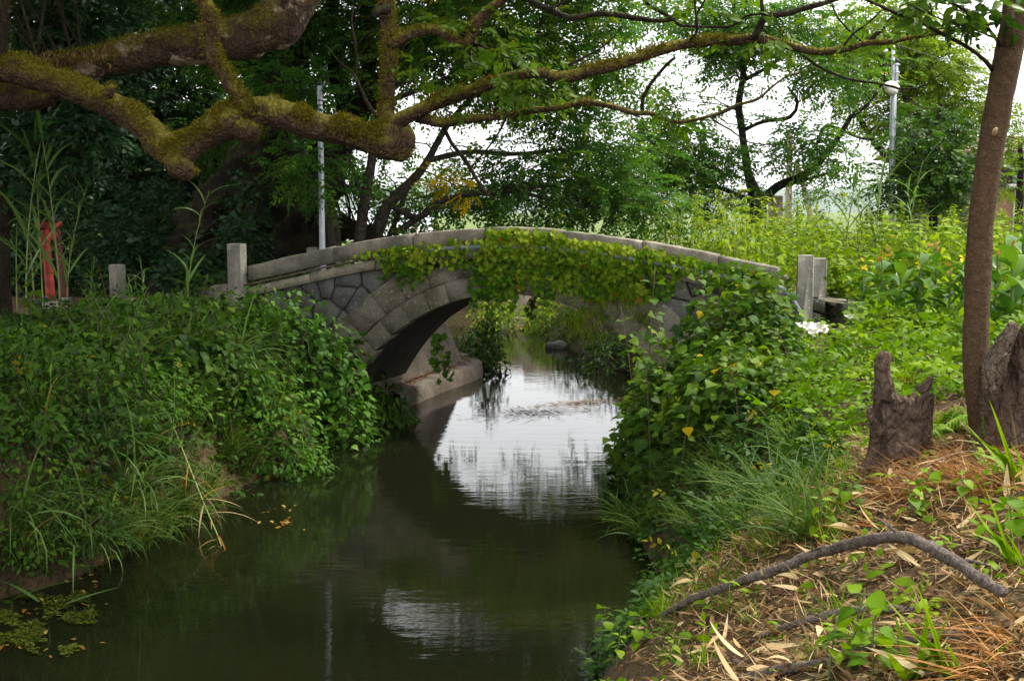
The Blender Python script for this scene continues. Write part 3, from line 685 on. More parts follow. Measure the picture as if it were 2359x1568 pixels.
# far ledge block with sloping wall
fw = thing('far_revetment', 'pale concrete block and wall on the far bank seen through the arch', 'retaining wall', P(1210, 738, 29.6))
V, T = box(-0.65, 0.35, -0.25, 0.4, -0.5, 0.28, 0.02); link('ledge_block', new_mesh('ledge_block', V, T, M['concrete']), fw, (0.0, 0.3, -fw.location[2]))
V = np.array([(-0.3, 0.35, 0.28), (0.6, 0.45, 0.28), (0.75, 1.0, 1.35), (0.0, 0.95, 1.35), (-0.3, 1.2, 0.2), (0.6, 1.2, 0.2)]); T = np.array([(0, 1, 2), (0, 2, 3), (0, 3, 4), (1, 5, 2), (3, 2, 5), (3, 5, 4)])
link('wall_face', new_mesh('wall_face', V, T, M['concrete']), fw, (0, 0.05, -fw.location[2]))

# ------------------------------------------------------------------ trees
def z1(x, y): return x * .3418, y * .3418
def z2(x, y): return 748.7 + x * .3418, y * .3418
def z3(x, y): return 1555 + x * .3415, y * .3415
def path(zf, pts, Y0, Y1):
    """pts: (zx, zy, thickness in zoom px) -> rows x,y,z,r"""
    out = []
    for k, (x, y, t) in enumerate(pts):
        Y = Y0 + (Y1 - Y0) * k / max(1, len(pts) - 1); vx, vy = zf(x, y); out.append((*P(vx, vy, Y), 0.46 * t * .3418 * mpp(Y)))
    return out
def vpath(pts):
    """pts: (vx, vy, thickness in view px, Y)"""
    return [(*P(a, b, Y), 0.5 * t * mpp(Y)) for a, b, t, Y in pts]
def limb(root, rows, mat, name='limb', step=0.05, sides=16, amp=0.12, fr=6.0, ridge=0.02, skel=None):
    V, T, C = tube(rows, step, sides, amp, fr, ridge, rng.uniform(0, 50)); mb = MB(); mb.add(V, T)
    o = mb.build(name, mat, root, True, off=np.array(root.location))
    if skel is not None: skel.append(C[::2])
    return o, V, C
def moss_fuzz(mb, V, C, n, L=0.022):
    k = rng.integers(0, len(V) - 2, n * 2); p = V[k]; i = np.clip((k / max(1, (len(V) - 2)) * len(C)).astype(int), 0, len(C) - 1)
    nr = unit(p - C[i, :3]); keep = (nr[:, 2] > 0.0 + 0.25 * rng.normal(0, 1, len(p))) & (fbm(p * 3.5, 3) > -0.3); p, nr = p[keep][:n], nr[keep][:n]; m = len(p)
    p = p + rng.normal(0, 0.012, p.shape); d = unit(nr + rng.normal(0, 0.6, (m, 3))); s = unit(np.cross(d, rdir(m))); L_ = L * rng.uniform(0.5, 1.5, m)[:, None]
    Vv = np.stack([p - s * 0.0045, p + s * 0.0045, p + d * L_], 1).reshape(-1, 3); mb.add(Vv, np.arange(3 * m).reshape(-1, 3), np.repeat(rng.random(m), 3))
def crown(root, skel, clouds, sprigs, leafm, barkm, scale=1.0, name='foliage', flat=0.45, twig=True, droop=0.25, rlo=0.0, rhi=1.0, r0=0.02):
    off = np.array(root.location); S = np.concatenate(skel) if skel else None; mb = MB(); tb = MB(); A_, B_ = [], []
    for c, rad, npads, per, pr in clouds:
        c = np.asarray(c); rad = np.asarray(rad)
        pads = c + rdir(npads) * (rng.random((npads, 1)) ** 0.45) * rad
        padr = rng.uniform(0.25, 0.8, npads)
        N = npads * per; ctr = np.repeat(pads, per, 0); offs = rng.normal(0, 1, (N, 3)) * np.array([pr, pr, pr * flat]); pos = ctr + offs
        y = unit(offs / pr + 0.5 * unit(ctr - c) + rng.normal(0, 0.35, (N, 3)) + np.array([0, 0, -droop]))
        up = np.tile([0, 0, 1.0], (N, 1)) + rng.normal(0, 0.35, (N, 3))
        rn = np.clip(np.repeat(padr, per) + rng.normal(0, 0.16, N), 0, 0.93); rn = np.where(rng.random(N) < 0.02, 1.0, rn); rn = rlo + (rhi - rlo) * rn
        scat_multi(mb, sprigs, pos, y, up, scale * rng.uniform(0.75, 1.25, N), rn)
        if S is not None and twig:
            for p in pads:
                d = np.linalg.norm(S[:, :3] - p, axis=1) + 0.6 * np.maximum(0, S[:, 2] - p[2]); A_.append(S[np.argmin(d), :3]); B_.append(p)
            sel = rng.random(N) < 0.06; A_ += list(ctr[sel]); B_ += list(pos[sel])
    if A_:
        A_, B_ = np.array(A_), np.array(B_); L = np.linalg.norm(B_ - A_, axis=1)
        ra = np.clip(0.012 * L + 0.004, 0.004, r0); sag = np.stack([rng.normal(0, .06, len(L)) * L, rng.normal(0, .06, len(L)) * L, 0.07 * L], 1)
        V, T, _ = tubes_batch(A_, B_, ra, np.full(len(L), 0.003), sag, 3, 5); tb.add(V, T)
        tb.build('crown_branch', barkm, root, True, off=off, kind='stuff')
    return mb.build(name, leafm, root, off=off)
DENS = 1.0
def vc(vx, vy, Y, rx, ry, rz, dens, per=22, pr=0.34):
    """crown cloud given by its place in view px and depth; dens = sprigs per square metre of silhouette"""
    a, b = rx * mpp(Y), ry * mpp(Y); n = max(3, int(math.pi * a * b * dens * DENS / per)); return (P(vx, vy, Y), (a, rz, b), n, per, pr)
def wc(c, r_, n, per=14, pr=0.4): return (np.array(c), np.array(r_), n, per, pr)

# --- the great mossy camphor whose limbs reach over the water
mt = thing('camphor_tree', 'great old tree with thick mossy limbs reaching over the water', 'tree', (-7.2, 10.8, 1.2)); sk = []
fz = MB()
LA = path(z1, [(-700, 330, 420), (-300, 400, 300), (0, 450, 225), (150, 480, 215), (400, 560, 195), (650, 665, 200), (850, 770, 190), (1000, 880, 190), (1110, 990, 225), (1180, 1050, 250)], 10.6, 10.0)
LA = [(-7.2, 10.8, 0.7, 0.62), (-7.15, 10.8, 1.8, 0.5), (-6.6, 10.8, 3.0, 0.42)] + LA[1:]
o, V, C = limb(mt, LA, M['bark_moss'], 'trunk', 0.024, 44, 0.15, 4.5, 0.015, sk); moss_fuzz(fz, V[-6800:], C[-154:], 26000)
LB2 = path(z1, [(1130, 1090, 200), (1190, 1060, 235), (1290, 985, 215), (1420, 885, 215), (1530, 810, 250), (1620, 790, 240), (1760, 745, 215), (1950, 790, 200), (2150, 855, 200), (2359, 890, 205)], 10.0, 9.9)
LB2 += path(z2, [(200, 925, 190), (380, 950, 235), (500, 940, 255), (560, 930, 190)], 9.9, 9.8)
o, V, C = limb(mt, LB2, M['bark_moss'], 'limb', 0.024, 44, 0.2, 4.0, 0.02, sk); moss_fuzz(fz, V, C, 36000)
for pts, n in (([(1640, 800, 160), (1660, 880, 190), (1655, 950, 120)], 900), ([(1180, 1050, 210), (1230, 1120, 190), (1290, 1180, 110)], 900), ([(720, 640, 90), (745, 600, 80), (760, 590, 50)], 200)):
    o, V, C = limb(mt, path(z1, pts, 9.95, 9.9), M['bark_moss'], 'burl', 0.025, 20, 0.25, 5, 0.0); moss_fuzz(fz, V, C, n)
o, V, C = limb(mt, path(z2, [(470, 930, 190), (500, 1000, 200), (540, 1060, 130)], 9.85, 9.8), M['bark_moss'], 'burl', 0.025, 20, 0.25, 5, 0.0); moss_fuzz(fz, V, C, 900)
LC = path(z1, [(1280, -400, 120), (1350, -60, 118), (1395, 60, 118), (1425, 170, 110), (1410, 270, 105), (1440, 380, 110), (1500, 480, 110), (1560, 580, 112), (1620, 680, 120), (1690, 770, 150)], 9.7, 9.9)
o, V, C = limb(mt, LC, M['bark_moss'], 'limb', 0.03, 18, 0.12, 6, 0.02, sk); moss_fuzz(fz, V, C, 8000)
LD = path(z2, [(430, -500, 105), (405, -60, 105), (415, 100, 105), (428, 300, 108), (425, 600, 105), (420, 800, 115), (440, 930, 170)], 9.8, 9.85)
o, V, C = limb(mt, LD, M['bark_moss'], 'limb', 0.03, 18, 0.1, 6, 0.03, sk); moss_fuzz(fz, V, C, 8000)
LE = path(z2, [(430, 300, 90), (500, 270, 85), (580, 230, 72), (690, 205, 75), (790, 215, 78), (880, 275, 85), (950, 305, 90), (985, 240, 82), (1015, 165, 80), (1080, 90, 76), (1160, 30, 66), (1240, -40, 60), (1500, -330, 40)], 9.8, 9.5)
o, V, C = limb(mt, LE, M['bark_moss'], 'limb', 0.03, 16, 0.12, 6, 0.02, sk); moss_fuzz(fz, V, C, 3000)
for pts in ([(940, 310, 90), (975, 370, 60), (1010, 420, 42), (1045, 468, 14)], [(970, 290, 60), (1030, 300, 34), (1100, 330, 16)], [(905, 270, 50), (925, 235, 36), (940, 218, 20)], [(430, 60, 70), (360, 70, 60), (335, 110, 40)]):
    limb(mt, path(z2, pts, 9.7, 9.6), M['bark_dark'], 'stub', 0.025, 12, 0.25, 12)
LF = path(z2, [(440, 850, 110), (520, 800, 112), (620, 755, 104), (750, 690, 102), (900, 640, 98), (1100, 570, 88), (1300, 510, 86), (1450, 490, 84), (1600, 520, 84), (1800, 480, 80), (2000, 430, 76), (2200, 360, 75)], 9.8, 9.3)
LF += path(z3, [(0, 310, 75), (200, 285, 72), (400, 272, 70), (540, 258, 68), (700, 290, 60), (850, 330, 56), (980, 350, 54), (1150, 330, 50), (1300, 290, 46), (1450, 283, 42), (1600, 250, 38), (1800, 220, 34), (2000, 190, 30), (2280, 130, 24), (2600, 60, 16)], 9.3, 8.6)
o, V, C = limb(mt, LF, M['bark_moss'], 'limb', 0.03, 16, 0.1, 6, 0.02, sk); moss_fuzz(fz, V[:len(V) * 3 // 5], C[:len(C) * 3 // 5], 14000, 0.02)
LF2 = path(z3, [(520, 262, 50), (545, 235, 50), (575, 175, 52), (620, 112, 50), (760, 90, 46), (900, 50, 42), (1050, 8, 36), (1200, -60, 30), (1500, -250, 20)], 9.1, 9.0)
limb(mt, LF2, M['bark_dark'], 'limb', 0.03, 12, 0.1, 8, 0, sk)
LG = path(z2, [(620, 790, 80), (720, 815, 80), (820, 828, 70), (1000, 800, 62), (1200, 780, 56), (1400, 745, 50), (1600, 722, 46), (1710, 690, 44), (1800, 690, 44), (1950, 722, 42), (2080, 762, 42), (2200, 765, 30)], 9.8, 9.3)
LG += path(z3, [(0, 822, 26), (130, 808, 26), (280, 770, 26), (420, 710, 25), (560, 668, 22), (640, 600, 16), (750, 520, 12), (900, 478, 7)], 9.3, 9.0)
o, V, C = limb(mt, LG, M['bark_moss'], 'limb', 0.03, 14, 0.12, 8, 0.02, sk); moss_fuzz(fz, V[:len(V) // 2], C[:len(C) // 2], 3000, 0.016)
thin = [(z2, [(790, 835, 34), (850, 960, 32), (930, 1060, 30), (990, 1150, 27), (1060, 1270, 24), (1150, 1352, 14)], 9.8, 9.6), (z2, [(990, 1120, 12), (1080, 1020, 14), (1180, 880, 16), (1230, 770, 18)], 9.6, 9.5),
        (z2, [(1150, 780, 40), (1160, 700, 36), (1190, 600, 30), (1210, 540, 20)], 9.7, 9.6), (z2, [(2135, 765, 28), (2145, 660, 26), (2200, 560, 26), (2300, 440, 24), (2359, 390, 22)], 9.4, 9.3),
        (z2, [(1310, -40, 46), (1400, 15, 46), (1500, 62, 44), (1600, 105, 42), (1690, 122, 42), (1800, 98, 42), (1950, 98, 40), (2100, 125, 38), (2250, 142, 34), (2359, 128, 28)], 9.6, 9.4),
        (z3, [(0, 130, 24), (30, 170, 24), (200, 182, 20), (380, 178, 18), (480, 110, 18), (600, 92, 18)], 9.4, 9.2), (z2, [(2140, -10, 26), (2200, 50, 26), (2300, 100, 24), (2359, 140, 22)], 9.5, 9.4),
        (z3, [(150, 260, 14), (140, 120, 14), (180, 40, 13), (220, -30, 12)], 9.3, 9.3), (z3, [(100, 270, 16), (150, 210, 18), (140, 90, 16), (130, -20, 16)], 9.2, 9.2), (z3, [(600, 100, 30), (590, 60, 28), (580, -30, 26)], 9.1, 9.1),
        (z3, [(865, 372, 26), (950, 440, 22), (1050, 490, 20), (1200, 540, 18), (1350, 560, 17), (1480, 588, 16), (1520, 600, 15), (1650, 590, 11), (1750, 530, 8), (1865, 448, 5)], 9.0, 8.7),
        (z3, [(1520, 600, 10), (1580, 680, 8), (1680, 730, 6), (1790, 745, 4)], 8.8, 8.7), (z3, [(1310, 280, 34), (1400, 190, 32), (1490, 100, 34), (1540, 40, 36), (1620, 20, 34), (1760, -10, 32)], 8.9, 8.8),
        (z3, [(1140, 310, 16), (1200, 230, 15), (1300, 160, 14), (1390, 72, 10)], 8.9, 8.9), (z3, [(1060, 30, 16), (1090, 110, 15), (1150, 180, 13), (1220, 250, 12), (1280, 300, 10)], 9.0, 9.0), (z3, [(1560, 240, 20), (1620, 205, 16), (1780, 195, 13), (1900, 180, 14), (1960, 130, 16), (2100, 90, 14), (2290, 85, 10)], 8.7, 8.6),
        (z3, [(430, 540, 14), (420, 500, 12), (350, 440, 10), (280, 410, 9), (200, 380, 8)], 9.2, 9.2), (z3, [(420, 715, 18), (330, 760, 16), (250, 800, 15), (380, 880, 12), (500, 960, 10), (700, 980, 5)], 9.1, 9.1),
        (z2, [(1700, 140, 14), (1730, 50, 12), (1760, -30, 10)], 9.5, 9.5), (z2, [(1490, 60, 18), (1560, 40, 13), (1640, -10, 8)], 9.5, 9.5), (z2, [(1640, 440, 20), (1760, 380, 16), (1880, 310, 12), (2010, 180, 6)], 9.4, 9.4), (z2, [(0, 300, 10), (100, 420, 14), (200, 510, 16), (240, 600, 22), (300, 720, 30), (350, 780, 34)], 10.6, 10.2), (z2, [(200, 530, 22), (215, 400, 22), (200, 280, 20), (180, 150, 16), (190, 60, 12)], 10.6, 10.6), (z2, [(215, 300, 14), (290, 230, 13), (360, 195, 12)], 10.5, 10.4)]
for zf, pts, a, b in thin: limb(mt, path(zf, pts, a, b), M['bark_dark'], 'branch', 0.04, 8, 0.15, 10, 0, sk)
# limb B behind and the upright at the frame's edge
LBB = path(z1, [(-60, 560, 300), (120, 540, 250), (330, 500, 240), (560, 450, 235), (800, 400, 245), (1050, 340, 255), (1300, 300, 270), (1500, 270, 290), (1700, 230, 320), (1850, 160, 340), (1950, 40, 330), (2010, -80, 330), (2100, -500, 300)], 11.2, 12.4)
o, V, C = limb(mt, LBB, M['bark_patch'], 'limb', 0.03, 44, 0.12, 3.5, 0.02, sk); moss_fuzz(fz, V, C, 16000)
o, V, C = limb(mt, path(z1, [(1830, 230, 260), (1900, 290, 180), (1930, 320, 100)], 12.3, 12.3), M['bark_patch'], 'burl', 0.04, 20, 0.2, 4)
o, V, C = limb(mt, path(z1, [(0, 430, 150), (5, 330, 100), (15, 150, 90), (20, -50, 95), (10, -500, 90)], 10.4, 10.4), M['bark_dark'], 'limb', 0.04, 16, 0.15, 6, 0.02, sk); moss_fuzz(fz, V, C, 900)
o, V, C = limb(mt, path(z1, [(-200, 560, 300), (60, 640, 240), (250, 660, 160), (420, 650, 60)], 10.9, 10.7), M['bark_moss'], 'limb', 0.04, 18, 0.2, 4)
m_ = fz.build('moss', M['moss_leaf'], mt, off=np.array(mt.location)); m_['kind'] = 'stuff'
crown(mt, sk, [vc(1090, 60, 9.9, 50, 45, .4, 6, 8, .16), vc(1150, 110, 9.7, 40, 60, .4, 5, 8, .16), vc(985, 180, 9.9, 45, 20, .2, 6, 6, .12), vc(1180, 150, 9.6, 40, 45, .3, 5, 8, .16), vc(1260, 215, 9.6, 40, 22, .3, 7, 8, .12), vc(1120, 195, 9.7, 60, 25, .3, 4, 8, .15),
               vc(1780, 90, 9.0, 50, 18, .2, 5, 6, .12), vc(1620, -5, 9.2, 60, 15, .3, 12, 6, .15), vc(2000, 60, 8.9, 45, 30, .3, 4, 6, .14), vc(1560, 250, 9.2, 25, 30, .2, 4, 6, .12)],
      SPRIG_BROAD, M['light_leaf'], M['bark_dark'], 0.6, rlo=0.0, rhi=0.55)
crown(mt, sk, [wc((-6, 12, 7.6), (4, 4, 1.6), 260, 16, .55), wc((-1.5, 10, 8.2), (4, 4, 1.3), 190, 16, .55), wc((-9, 8, 7), (3, 5, 2), 160, 16, .5), wc((-3, 16, 9.2), (5, 2.5, 1.6), 200, 16, .55)],
      SPRIG_CHEAP, M['camphor_leaf'], M['bark_dark'], 0.8, 'foliage', 0.6)
# dried ferns on limb B
nb = 260; px = rng.uniform(30, 250, nb); base = np.array([P(x, 156 - 0.14 * (x - 30) + rng.normal(0, 8), 11.2 + rng.normal(0, .15)) for x in px])
mb = MB(); mb.add(*blades(base, rng.uniform(0, 6.28, nb), rng.uniform(0.07, 0.2, nb), rng.uniform(0, 0.5, nb), rng.uniform(1.5, 4.5, nb), rng.uniform(0.008, 0.02, nb), 7))
tag(mb.build('dried_fern', M['dry_leaf'], kind='stuff'), 'curled brown dead ferns growing along the upper mossy limb', 'fern')

# --- background trees
DENS = 5.0
def bgtree(name, label, base, limbs, clouds, leaf, bark, sprigs, scale=1.0, flat=0.45, droop=0.25, sides=10, amp=0.12, rlo=0, rhi=1.0, r0=0.02, step=0.12, ridge=0.02, group='trees behind the bridge'):
    t = thing(name, label, 'tree', base, 0, group); s = []
    for k, l in enumerate(limbs): limb(t, l, M[bark], 'trunk' if k == 0 else 'limb', step, sides, amp, 4.0, ridge, s)
    if clouds: crown(t, s, clouds, sprigs, M[leaf], M[bark], scale, 'foliage', flat, droop=droop, rlo=rlo, rhi=rhi, r0=r0)
    return t, s
# giant hollow trunk in the grove
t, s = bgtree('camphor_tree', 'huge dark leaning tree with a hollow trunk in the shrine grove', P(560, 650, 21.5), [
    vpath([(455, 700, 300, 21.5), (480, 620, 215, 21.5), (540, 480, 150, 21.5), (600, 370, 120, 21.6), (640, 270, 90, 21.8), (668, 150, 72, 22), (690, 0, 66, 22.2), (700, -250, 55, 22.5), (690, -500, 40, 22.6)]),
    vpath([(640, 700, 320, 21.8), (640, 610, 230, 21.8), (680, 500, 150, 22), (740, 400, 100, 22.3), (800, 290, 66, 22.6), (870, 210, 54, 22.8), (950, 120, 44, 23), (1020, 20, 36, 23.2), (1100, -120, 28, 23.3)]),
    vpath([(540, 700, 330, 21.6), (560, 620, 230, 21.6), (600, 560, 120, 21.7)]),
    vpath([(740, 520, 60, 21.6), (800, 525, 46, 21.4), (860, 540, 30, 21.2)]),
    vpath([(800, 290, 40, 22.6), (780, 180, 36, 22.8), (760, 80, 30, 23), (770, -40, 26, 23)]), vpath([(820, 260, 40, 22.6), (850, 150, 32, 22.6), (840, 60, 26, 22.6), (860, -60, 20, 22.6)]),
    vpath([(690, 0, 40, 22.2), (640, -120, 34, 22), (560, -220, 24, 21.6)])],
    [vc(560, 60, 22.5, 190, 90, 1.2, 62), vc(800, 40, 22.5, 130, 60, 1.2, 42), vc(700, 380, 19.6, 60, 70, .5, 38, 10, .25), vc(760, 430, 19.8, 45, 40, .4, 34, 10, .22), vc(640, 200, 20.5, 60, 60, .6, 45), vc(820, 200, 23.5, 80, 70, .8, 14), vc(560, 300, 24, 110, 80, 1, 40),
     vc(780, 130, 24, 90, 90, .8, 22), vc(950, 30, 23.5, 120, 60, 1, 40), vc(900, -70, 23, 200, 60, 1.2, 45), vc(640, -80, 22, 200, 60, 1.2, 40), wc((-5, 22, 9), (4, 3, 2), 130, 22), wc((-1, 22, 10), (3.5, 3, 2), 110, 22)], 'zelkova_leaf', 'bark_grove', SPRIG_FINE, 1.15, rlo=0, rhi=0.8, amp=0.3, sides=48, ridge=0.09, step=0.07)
lp = [P(577 + 17 * math.cos(a) * (1 + .2 * math.sin(3 * a)), 462 + 40 * math.sin(a), 20.86 + .1 * math.sin(a)) for a in np.linspace(0, 2 * math.pi, 22)]
V, T, _ = tube([(*p, .035) for p in lp], .05, 8, .25, 8); mb = MB(); mb.add(V, T); mb.build('hollow_rim', M['bark_dark'], t, True, off=np.array(t.location))
cc = np.mean(lp, 0) + [0, .12, 0]; V = np.array(lp + [cc]); T = np.array([(i, (i + 1) % 22, 22) for i in range(22)]); mb = MB(); mb.add(V, T); mb.build('hollow', M['black_cap'], t, off=np.array(t.location))  # black sheet inside the rim: the cavity's shade put in as colour
# slim stems behind the parapet
bgtree('zelkova_tree', 'slim two-stemmed tree beside the galvanised pole behind the parapet', P(770, 590, 20.6), [
    vpath([(768, 600, 24, 20.6), (757, 510, 20, 20.6), (745, 440, 19, 20.6), (708, 378, 17, 20.6), (690, 300, 14, 20.5), (700, 200, 11, 20.4)]), vpath([(784, 600, 20, 20.7), (770, 505, 17, 20.7), (752, 445, 16, 20.7), (705, 370, 14, 20.7), (660, 320, 10, 20.7)])],
    [vc(690, 300, 20.4, 60, 50, .5, 30), vc(720, 200, 20.4, 60, 60, .6, 30)], 'zelkova_leaf', 'bark_grey', SPRIG_FINE, rhi=0.7)
bgtree('zelkova_tree', 'grey-stemmed tree rising straight behind the parapet left of the sky gap', P(822, 590, 20.9), [
    vpath([(822, 600, 30, 20.9), (838, 480, 24, 20.9), (852, 400, 22, 21), (862, 330, 20, 21), (880, 240, 18, 21), (920, 130, 15, 21), (980, 30, 12, 21), (1030, -80, 10, 21)]), vpath([(838, 460, 12, 20.9), (815, 400, 10, 20.9), (800, 350, 7, 20.9)]), vpath([(880, 240, 14, 21), (980, 200, 11, 21), (1100, 150, 8, 21)])],
    [vc(1090, 70, 21, 150, 75, 1.2, 60), vc(940, 120, 21.4, 90, 90, .8, 16), vc(1230, 120, 21, 120, 75, 1.0, 55), vc(1180, 180, 21.5, 140, 50, .8, 40), vc(1180, -60, 21.5, 220, 60, 1.2, 45), vc(1330, 40, 21.5, 110, 60, 1.0, 50), vc(1370, 140, 22.5, 85, 100, .9, 40), vc(1290, 235, 22.5, 110, 55, .9, 34), vc(1000, 90, 22, 110, 80, .9, 34), vc(870, 70, 23, 70, 90, .8, 26), vc(1000, 230, 21.6, 100, 50, .7, 18), wc((0, 21, 8.2), (2.6, 2.5, 1.4), 90, 22)], 'zelkova_leaf', 'bark_grey', SPRIG_FINE, 1.2, rlo=.25, rhi=1.0)
bgtree('zelkova_tree', 'tree leaning right with long level branches and a yellow spray, above the arch', P(855, 590, 21.4), [
    vpath([(850, 600, 34, 21.4), (880, 500, 28, 21.4), (905, 460, 24, 21.5), (955, 410, 22, 21.6), (985, 370, 18, 21.7), (1030, 290, 14, 22), (1090, 220, 11, 22)]),
    vpath([(895, 470, 16, 21.4), (960, 500, 13, 21.3), (1000, 470, 12, 21.3), (1060, 450, 11, 21.4), (1150, 440, 10, 21.6), (1290, 425, 6, 22)]), vpath([(905, 540, 18, 21.4), (960, 505, 15, 21.4), (1020, 470, 13, 21.4), (1090, 445, 10, 21.6), (1200, 445, 8, 22), (1350, 480, 5, 22.4)]),
    vpath([(985, 370, 14, 21.7), (1080, 350, 12, 22), (1180, 355, 10, 22.3), (1290, 345, 7, 22.6), (1400, 330, 4, 23)]), vpath([(890, 560, 14, 21.6), (915, 500, 12, 21.6), (935, 440, 10, 21.6)])],
    [vc(1180, 400, 22, 130, 50, 1.0, 30), vc(1330, 390, 22.5, 120, 60, 1.0, 34), vc(1240, 300, 22.5, 150, 40, 1.0, 22), vc(1060, 480, 22.5, 100, 35, .8, 22), vc(1200, 480, 22.5, 110, 32, .8, 40), vc(930, 470, 22.5, 60, 60, .6, 18), vc(1420, 470, 23, 90, 45, .8, 45), vc(880, 400, 23, 60, 70, .7, 26), vc(1000, 400, 23, 80, 60, .7, 20), vc(1215, 592, 21.4, 36, 46, .4, 12), vc(1060, 575, 21.4, 50, 35, .4, 14), vc(1360, 600, 21.6, 30, 40, .4, 7), vc(1120, 430, 22.8, 100, 45, .8, 30), vc(1280, 430, 23, 120, 50, .9, 30), vc(1420, 420, 23.2, 100, 60, .9, 34), vc(1480, 490, 23.5, 90, 28, .7, 40), vc(1380, 320, 23, 110, 50, .8, 40)], 'zelkova_leaf', 'bark_grey', SPRIG_FINE, 1.15, rlo=.1, rhi=0.9)
ys = thing('yellow_spray', 'spray of bright yellow leaves hanging before the centre trees', 'branch', P(1000, 405, 20.2))
rw = vpath([(970, 390, 4, 20.3), (1010, 408, 3.5, 20.2), (1050, 428, 3, 20.2), (1092, 455, 2, 20.2)]); limb(ys, rw, M['bark_grey'], 'twig', 0.06, 6, .05)
crown(ys, None, [vc(1010, 405, 20.2, 22, 10, .15, 38, 5, .1), vc(1040, 425, 20.2, 26, 10, .15, 38, 5, .1), vc(1075, 445, 20.2, 20, 14, .15, 38, 5, .1)], SPRIG_FINE, M['yellow_leaf'], M['bark_grey'], 0.8)
# tree with the fork on the right
bgtree('zelkova_tree', 'dark forked tree with a low arm reaching right, behind the weeds', P(1745, 520, 27), [
    vpath([(1742, 540, 44, 27), (1745, 480, 40, 27), (1733, 430, 26, 27), (1722, 390, 20, 27), (1708, 290, 17, 27), (1702, 240, 16, 27), (1712, 170, 14, 27), (1705, 110, 12, 27), (1692, 40, 10, 27), (1690, -60, 8, 27)]),
    vpath([(1752, 470, 24, 27), (1790, 430, 19, 26.8), (1850, 405, 18, 26.6), (1885, 375, 16, 26.5), (1930, 320, 12, 26.4), (1960, 270, 11, 26.3), (2000, 240, 8, 26.3), (2040, 180, 6, 26.3)]),
    vpath([(1800, 430, 9, 26.8), (1870, 410, 8, 26.6), (1920, 395, 6, 26.5)]), vpath([(1712, 300, 10, 27), (1760, 280, 9, 26.8), (1820, 270, 9, 26.8), (1837, 235, 7, 26.8), (1815, 200, 5, 26.8)]), vpath([(1885, 330, 9, 26.6), (1905, 290, 8, 26.6), (1990, 320, 6, 26.5), (2040, 315, 5, 26.5)]),
    vpath([(1745, 470, 16, 27), (1700, 450, 12, 27.2), (1640, 430, 9, 27.2), (1560, 440, 6, 27.4)]), vpath([(1705, 190, 10, 27), (1760, 160, 8, 27), (1800, 135, 6, 27)]), vpath([(1712, 160, 9, 27), (1660, 60, 8, 27), (1600, -10, 6, 27)])],
    [vc(1690, 60, 26.5, 90, 70, .9, 46), vc(1460, 250, 26, 60, 60, .7, 30), vc(1700, 180, 26.6, 50, 70, .6, 20), vc(1600, 380, 27, 110, 70, 1.0, 38), vc(1520, 350, 27.4, 100, 60, .9, 42), vc(1620, 20, 27, 110, 45, .9, 34), vc(1880, 60, 27, 80, 50, .8, 36), vc(1840, 315, 26, 80, 40, .8, 46), vc(1890, 360, 26, 60, 40, .7, 44), vc(1840, 170, 26.4, 60, 30, .6, 14), vc(1640, 460, 27, 80, 35, .8, 45), vc(1940, 170, 26.6, 70, 70, .7, 40), vc(1780, 40, 26.6, 90, 45, .7, 36), vc(1470, 410, 27, 90, 45, .8, 42), vc(1600, 280, 27.4, 70, 30, .6, 16), vc(1900, 440, 28, 60, 25, .6, 28), vc(1560, 40, 27, 80, 50, .9, 26), vc(1660, 120, 27, 60, 30, .6, 20)], 'zelkova_leaf', 'bark_black', SPRIG_FINE, 1.2, rlo=.2, rhi=0.95)
bgtree('zelkova_tree', 'light green spreading tree behind the right lamp pole', P(2090, 520, 31), [
    vpath([(2090, 540, 34, 31), (2080, 420, 28, 31), (2060, 320, 22, 31), (2090, 220, 16, 31), (2120, 120, 10, 31)]), vpath([(2080, 400, 18, 31), (2010, 320, 14, 31), (1960, 230, 10, 31), (1940, 130, 7, 31)]), vpath([(2070, 330, 14, 31), (2160, 260, 11, 31), (2220, 200, 7, 31)])],
    [vc(2010, 70, 31, 130, 60, 1.2, 46), vc(2130, 150, 31, 115, 65, 1.2, 60), vc(2180, 230, 31, 90, 60, 1.1, 50), vc(2070, 260, 31, 90, 70, 1.1, 46), vc(1960, 130, 31, 70, 60, .9, 30), vc(2230, 270, 31, 50, 50, .8, 40)], 'light_leaf', 'bark_black', SPRIG_FINE, 1.25, rlo=.3, rhi=1.0)
bgtree('persimmon_tree', 'dense dark green fruit tree in front of the house', P(2150, 520, 21.5), [
    vpath([(2150, 530, 22, 21.5), (2150, 430, 18, 21.5), (2145, 340, 12, 21.5), (2170, 240, 7, 21.5)]), vpath([(2150, 420, 12, 21.5), (2110, 350, 8, 21.4), (2090, 310, 5, 21.4)]), vpath([(2150, 410, 12, 21.5), (2200, 350, 8, 21.6), (2220, 300, 5, 21.6)])],
    [vc(2150, 390, 21.5, 85, 85, .7, 75, 12, .25), vc(2130, 310, 21.5, 60, 45, .6, 55, 12, .22), vc(2180, 270, 21.5, 25, 50, .3, 40, 8, .16), vc(2205, 390, 21.6, 45, 70, .5, 65, 12, .22), vc(2100, 430, 21.4, 60, 40, .5, 60, 12, .22)], 'camphor_leaf', 'bark_black', SPRIG_BROADH, 0.8, 0.7, rhi=.7)
bgtree('garden_tree', 'small bright tree at the house corner beyond the bare trunk', P(2345, 520, 30), [vpath([(2345, 540, 20, 30), (2350, 420, 16, 30), (2350, 320, 10, 30)])],
    [vc(2350, 320, 30, 40, 45, .6, 60), vc(2290, 420, 29, 30, 30, .4, 16)], 'light_leaf', 'bark_black', SPRIG_FINE, 1.1, group='trees by the house')
